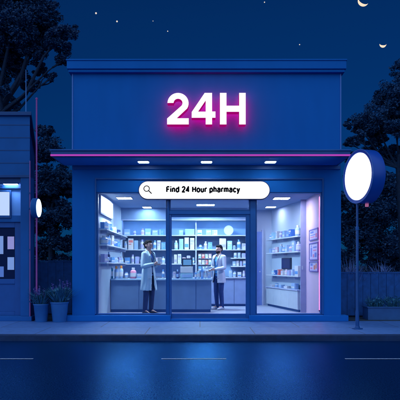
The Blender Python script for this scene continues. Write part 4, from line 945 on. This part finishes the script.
# pots
def blade(mb, p, az, lean, L, w, droop=.5, n=4):
    p = Vector(p); dirv = Vector((math.cos(az), math.sin(az), 0)); side = Vector((-math.sin(az), math.cos(az), 0)); pts = []
    for i in range(n+1):
        t = i/n; pts.append((p + dirv*(lean*L*t + droop*L*.3*t*t) + Vector((0,0,L*(t - droop*.35*t*t))), w*(1-t)**.6 + .001))
    vs = []
    for q, ww in pts: vs += [q-side*ww*.5, q+side*ww*.5]
    mb.add(vs, [(2*i,2*i+1,2*i+3,2*i+2) for i in range(n)]); return pts[-1][0]
POT = mat('blue_glazed_pot', (0.035,0.16,0.42), .35, var=.12, scale=5, bump=.15)
SOIL = mat('soil', (.02,.02,.025), .95, var=.3)
def potted(x, y, r, h, seed, label, hp):
    rng = random.Random(seed)
    o = thing('flower_pot', (x,y,0), label[0], 'flower pot', 'blue flower pots')
    MB().lathe((x,y,0), [(r*.72,.0006),(r*.75,.015),(r*.95,h*.9),(r*1.02,h*.93),(r*1.02,h),(r*.92,h),(r*.9,h*.9)], 28).build('pot', POT, o, smooth=True)
    MB().lathe((x,y,0), [(r*.88,h*.88),(r*.6,h*.905)], 20).build('soil', SOIL, o)
    pt = thing('lavender_plant', (x,y,h*.9), label[1], 'plant', 'plants in the pots')
    g = MB(); f = MB()
    for i in range(170):
        az = rng.uniform(0,6.283); rr_ = r*.7*math.sqrt(rng.random()); tip = blade(g, (x+rr_*math.cos(az), y+rr_*math.sin(az), h*.89), az+rng.uniform(-.5,.5), rng.uniform(.05,.85), hp*rng.uniform(.4,.95), .038, rng.uniform(.2,1.0))
    for i in range(9):
        az = rng.uniform(0,6.283); L_ = hp*rng.uniform(.75,1.12); tip = blade(g, (x+.4*r*math.cos(az), y+.4*r*math.sin(az), h*.89), az, rng.uniform(.05,.34), L_, .012, .25)
        for k_ in range(12): leaves(f, tip - Vector((0,0,.012*k_)), (.020,.020,.014), 2, .036, rng)
    for i in range(16):
        a_ = rng.uniform(0,6.283); q_ = r*rng.uniform(.2,1.0); leaves(g, (x+q_*math.cos(a_), y+q_*math.sin(a_), h+rng.uniform(.02,hp*.55)), (.07,.07,.06), 16, .065, rng)
    g.build('foliage', LEAF_P, pt); f.build('blossom', FLOW, pt)
potted(px(41,-.18), -.15, .165, .38, 31, ('smaller blue pot next to the pink pole', 'lavender plant with few blossoms in the pot next to the pink pole'), .42)
potted(px(59.3,-.2), -.18, .19, .42, 32, ('larger blue pot next to the pharmacy wall', 'taller lavender plant in the pot next to the pharmacy wall'), .50)
# planter
qx0, qx1 = px(367,.3), 6.2
o = thing('raised_planter', ((qx0+qx1)/2,.4,0), 'long low blue raised planter in front of the fence', 'planter')
pw_ = MB(); pw_.box(qx0,qx1,.22,.26,0,.26); pw_.box(qx0,qx0+.04,.26,.62,0,.26); pw_.box(qx1-.04,qx1,.26,.62,0,.26); pw_.box(qx0+.04,qx1-.04,.58,.62,0,.26)
PLM = mat('planter_blue', (0.03,0.11,0.30), .6, var=.12, bump=.2)
pw_.build('wall', PLM, o)
rmb = MB(); rmb.box(qx0-.02,qx1+.02,.20,.27,.2605,.285); rmb.box(qx0-.02,qx0+.05,.2705,.64,.2605,.285); rmb.build('rim', PLM, o, bevel=.005)
MB().box(qx0+.04,qx1-.04,.26,.58,.0,.23).build('soil', SOIL, o)
desc = ['round leafy shrub at the planter corner nearest the round sign pole', 'leafy shrub second from the planter corner', 'leafy shrub third from the planter corner', 'leafy shrub fourth from the planter corner', 'leafy shrub fifth from the planter corner', 'leafy shrub at the far end of the planter']
for i in range(6):
    rng = random.Random(60+i); x = qx0+.22+i*.40
    s = thing('planter_shrub', (x,.42,.23), desc[i], 'shrub', 'shrubs in the raised planter')
    g = MB()
    for _ in range(70): blade(g, (x+rng.uniform(-.12,.12), .42+rng.uniform(-.1,.1), .228), rng.uniform(0,6.283), rng.uniform(.1,.9), rng.uniform(.16,.40), .020, rng.uniform(.3,1.2))
    for _ in range(9): leaves(g, (x+rng.uniform(-.17,.17), .42+rng.uniform(-.1,.1), .27+rng.uniform(0,.18)), (.09,.09,.07), 22, .06, rng)
    g.build('foliage', LEAF_C, s)
for i, (xx, yt, lb, n_) in enumerate(((350.5,250,'feathery tall grass clump above the fence close to the pharmacy wall',90), (383,257,'feathery tall grass clump above the fence over the planter',80))):
    rng = random.Random(80+i); X = px(xx,1.3); top = pz(yt,1.3)
    s = thing('tall_grass_clump', (X,1.3,0), lb, 'grass clump', 'tall grasses behind the fence')
    g = MB()
    for _ in range(n_): blade(g, (X+rng.uniform(-.05,.05),1.3+rng.uniform(-.05,.05),-.003), rng.uniform(0,6.283), rng.uniform(.02,.30), top*rng.uniform(.70,1.05), .026, rng.uniform(.1,.7), 6)
    for _ in range(n_):
        a = rng.uniform(0,6.283); blade(g, (X+rng.uniform(-.12,.12),1.3+rng.uniform(-.1,.1),.80), a, rng.uniform(.1,.9), rng.uniform(.18,.52), .022, rng.uniform(.2,.9), 5)
    g.build('foliage', GRASS_T, s)

# ------------------------------------------------------------------ night sky: moon and stars
SD = 420.0; ss = S(SD)
MOONM = emis('moon_cream', (1.0,.80,.58), 1.0)
def crescent(cx, cy, rp, ang, k_, name, label, cat):
    c = Vector((px(cx,SD), SD, pz(cy,SD))); r = rp/ss; n = 24; pts = []
    for i in range(n+1): a = R(-90+180*i/n)+ang; pts.append((r*math.cos(a), r*math.sin(a)))
    for i in range(n-1, 0, -1):
        a = R(-90+180*i/n); x_, z_ = r*k_*math.cos(a), r*math.sin(a); pts.append((x_*math.cos(ang)-z_*math.sin(ang), x_*math.sin(ang)+z_*math.cos(ang)))
    m = MB(); nn = len(pts); m.add([(c.x+p[0], c.y, c.z+p[1]) for p in pts]+[(c.x+p[0], c.y+r*.3, c.z+p[1]) for p in pts], [])
    half = n
    fs = []
    for i in range(n):
        o0, o1 = i, i+1; i0 = (nn-i)%nn if i else 0; i1 = nn-i-1 if i+1 < n else n
        q = [o0, o1, i1, i0]; u_ = []
        for v in q:
            if v not in u_: u_.append(v)
        if len(u_) >= 3: fs.append(tuple(u_))
    m.f = fs + [tuple(v+nn for v in reversed(f)) for f in fs] + [((i+1)%nn, i, i+nn, (i+1)%nn+nn) for i in range(nn)]; m.m = [0]*len(m.f)
    tag(m.build(name, MOONM, origin=c), label, cat)
crescent(363.6, .4, 5.4, R(-118), .60, 'moon', 'cream crescent moon at the top of the night sky', 'moon')
crescent(383.1, 44.0, 3.3, R(-92), .40, 'crescent_star', 'tiny bright crescent sparkling below the moon', 'star')
STARM = emis('star_cream', (1.0,.86,.74), .85)
for x, y, rp, lb in ((96,13.2,.95,'bright star above the pharmacy roof, nearer the tall tree'), (117,21.4,.85,'star just below the bright star over the pharmacy roof'), (153,21,.40,'faintest star midway over the pharmacy roof'), (167.7,31.2,.55,'small star directly above the glowing numeral two'), (264.5,2.2,.6,'faint star high above the big numerals'), (299.6,44.6,.55,'lone faint star close above the pharmacy roof cornice')):
    c = Vector((px(x,SD), SD, pz(y,SD))); r = rp/ss; m = MB()
    m.lathe(c, [(r*.05,-r),(r*.7,-r*.7),(r,0),(r*.7,r*.7),(r*.05,r)], 12)
    tag(m.build('star', STARM, origin=c), lb, 'star', 'stars')

# ------------------------------------------------------------------ world, moonlight, camera
w = bpy.data.worlds.new('World'); sc.world = w; w.use_nodes = True; nt = w.node_tree
bg = nt.nodes['Background']; sky = nt.nodes.new('ShaderNodeTexSky'); sky.sky_type = 'NISHITA'; sky.sun_disc = False
ELEV, ROT = 32.0, 200.0
sky.sun_elevation = R(ELEV); sky.sun_rotation = R(ROT); sky.air_density = 1.0; sky.dust_density = .3; sky.ozone_density = 3.0
mx = nt.nodes.new('ShaderNodeMix'); mx.data_type = 'RGBA'; mx.blend_type = 'MULTIPLY'; mx.inputs['Factor'].default_value = 1.0
tcw = nt.nodes.new('ShaderNodeTexCoord'); sx = nt.nodes.new('ShaderNodeSeparateXYZ'); rw = nt.nodes.new('ShaderNodeValToRGB')
rw.color_ramp.elements[0].position = 0.0; rw.color_ramp.elements[0].color = (0.006, 0.17, 0.62, 1)
rw.color_ramp.elements[1].position = 0.40; rw.color_ramp.elements[1].color = (0.02, 0.36, 0.98, 1)
nt.links.new(tcw.outputs['Generated'], sx.inputs[0]); nt.links.new(sx.outputs['Z'], rw.inputs['Fac']); nt.links.new(rw.outputs['Color'], mx.inputs['B'])
nt.links.new(sky.outputs['Color'], mx.inputs['A']); nt.links.new(mx.outputs['Result'], bg.inputs['Color']); bg.inputs['Strength'].default_value = 0.029
sl = bpy.data.lights.new('moonlight', 'SUN'); sl.energy = 2.1; sl.color = (.42,.68,1.0); sl.angle = R(130)
so = bpy.data.objects.new('moonlight', sl); COL.objects.link(so)
az = R(ROT)   # sky: rotation 0 = +Y, clockwise seen from above
dv = Vector((math.sin(az)*math.cos(R(ELEV)), math.cos(az)*math.cos(R(ELEV)), math.sin(R(ELEV))))
so.rotation_euler = dv.to_track_quat('Z', 'Y').to_euler(); so.location = dv*30

cam = bpy.data.cameras.new('camera'); co_ = bpy.data.objects.new('camera', cam); COL.objects.link(co_)
co_.location = (0, -CAM_D, CAM_H); co_.rotation_euler = (R(90), 0, 0)
cam.sensor_width = 36; cam.lens = 36*F/400; cam.shift_y = (HY-200)/400; cam.clip_start = .1; cam.clip_end = 3000
sc.camera = co_
sc.view_settings.view_transform = 'Standard'; sc.view_settings.look = 'None'; sc.view_settings.exposure = 0; sc.view_settings.gamma = 1
sc.cycles.use_denoising = True
try: sc.cycles.denoiser = 'OPENIMAGEDENOISE'
except Exception: pass
sc.cycles.max_bounces = 7; sc.cycles.transparent_max_bounces = 12; sc.cycles.sample_clamp_indirect = 4.0; sc.cycles.caustics_reflective = False; sc.cycles.caustics_refractive = False
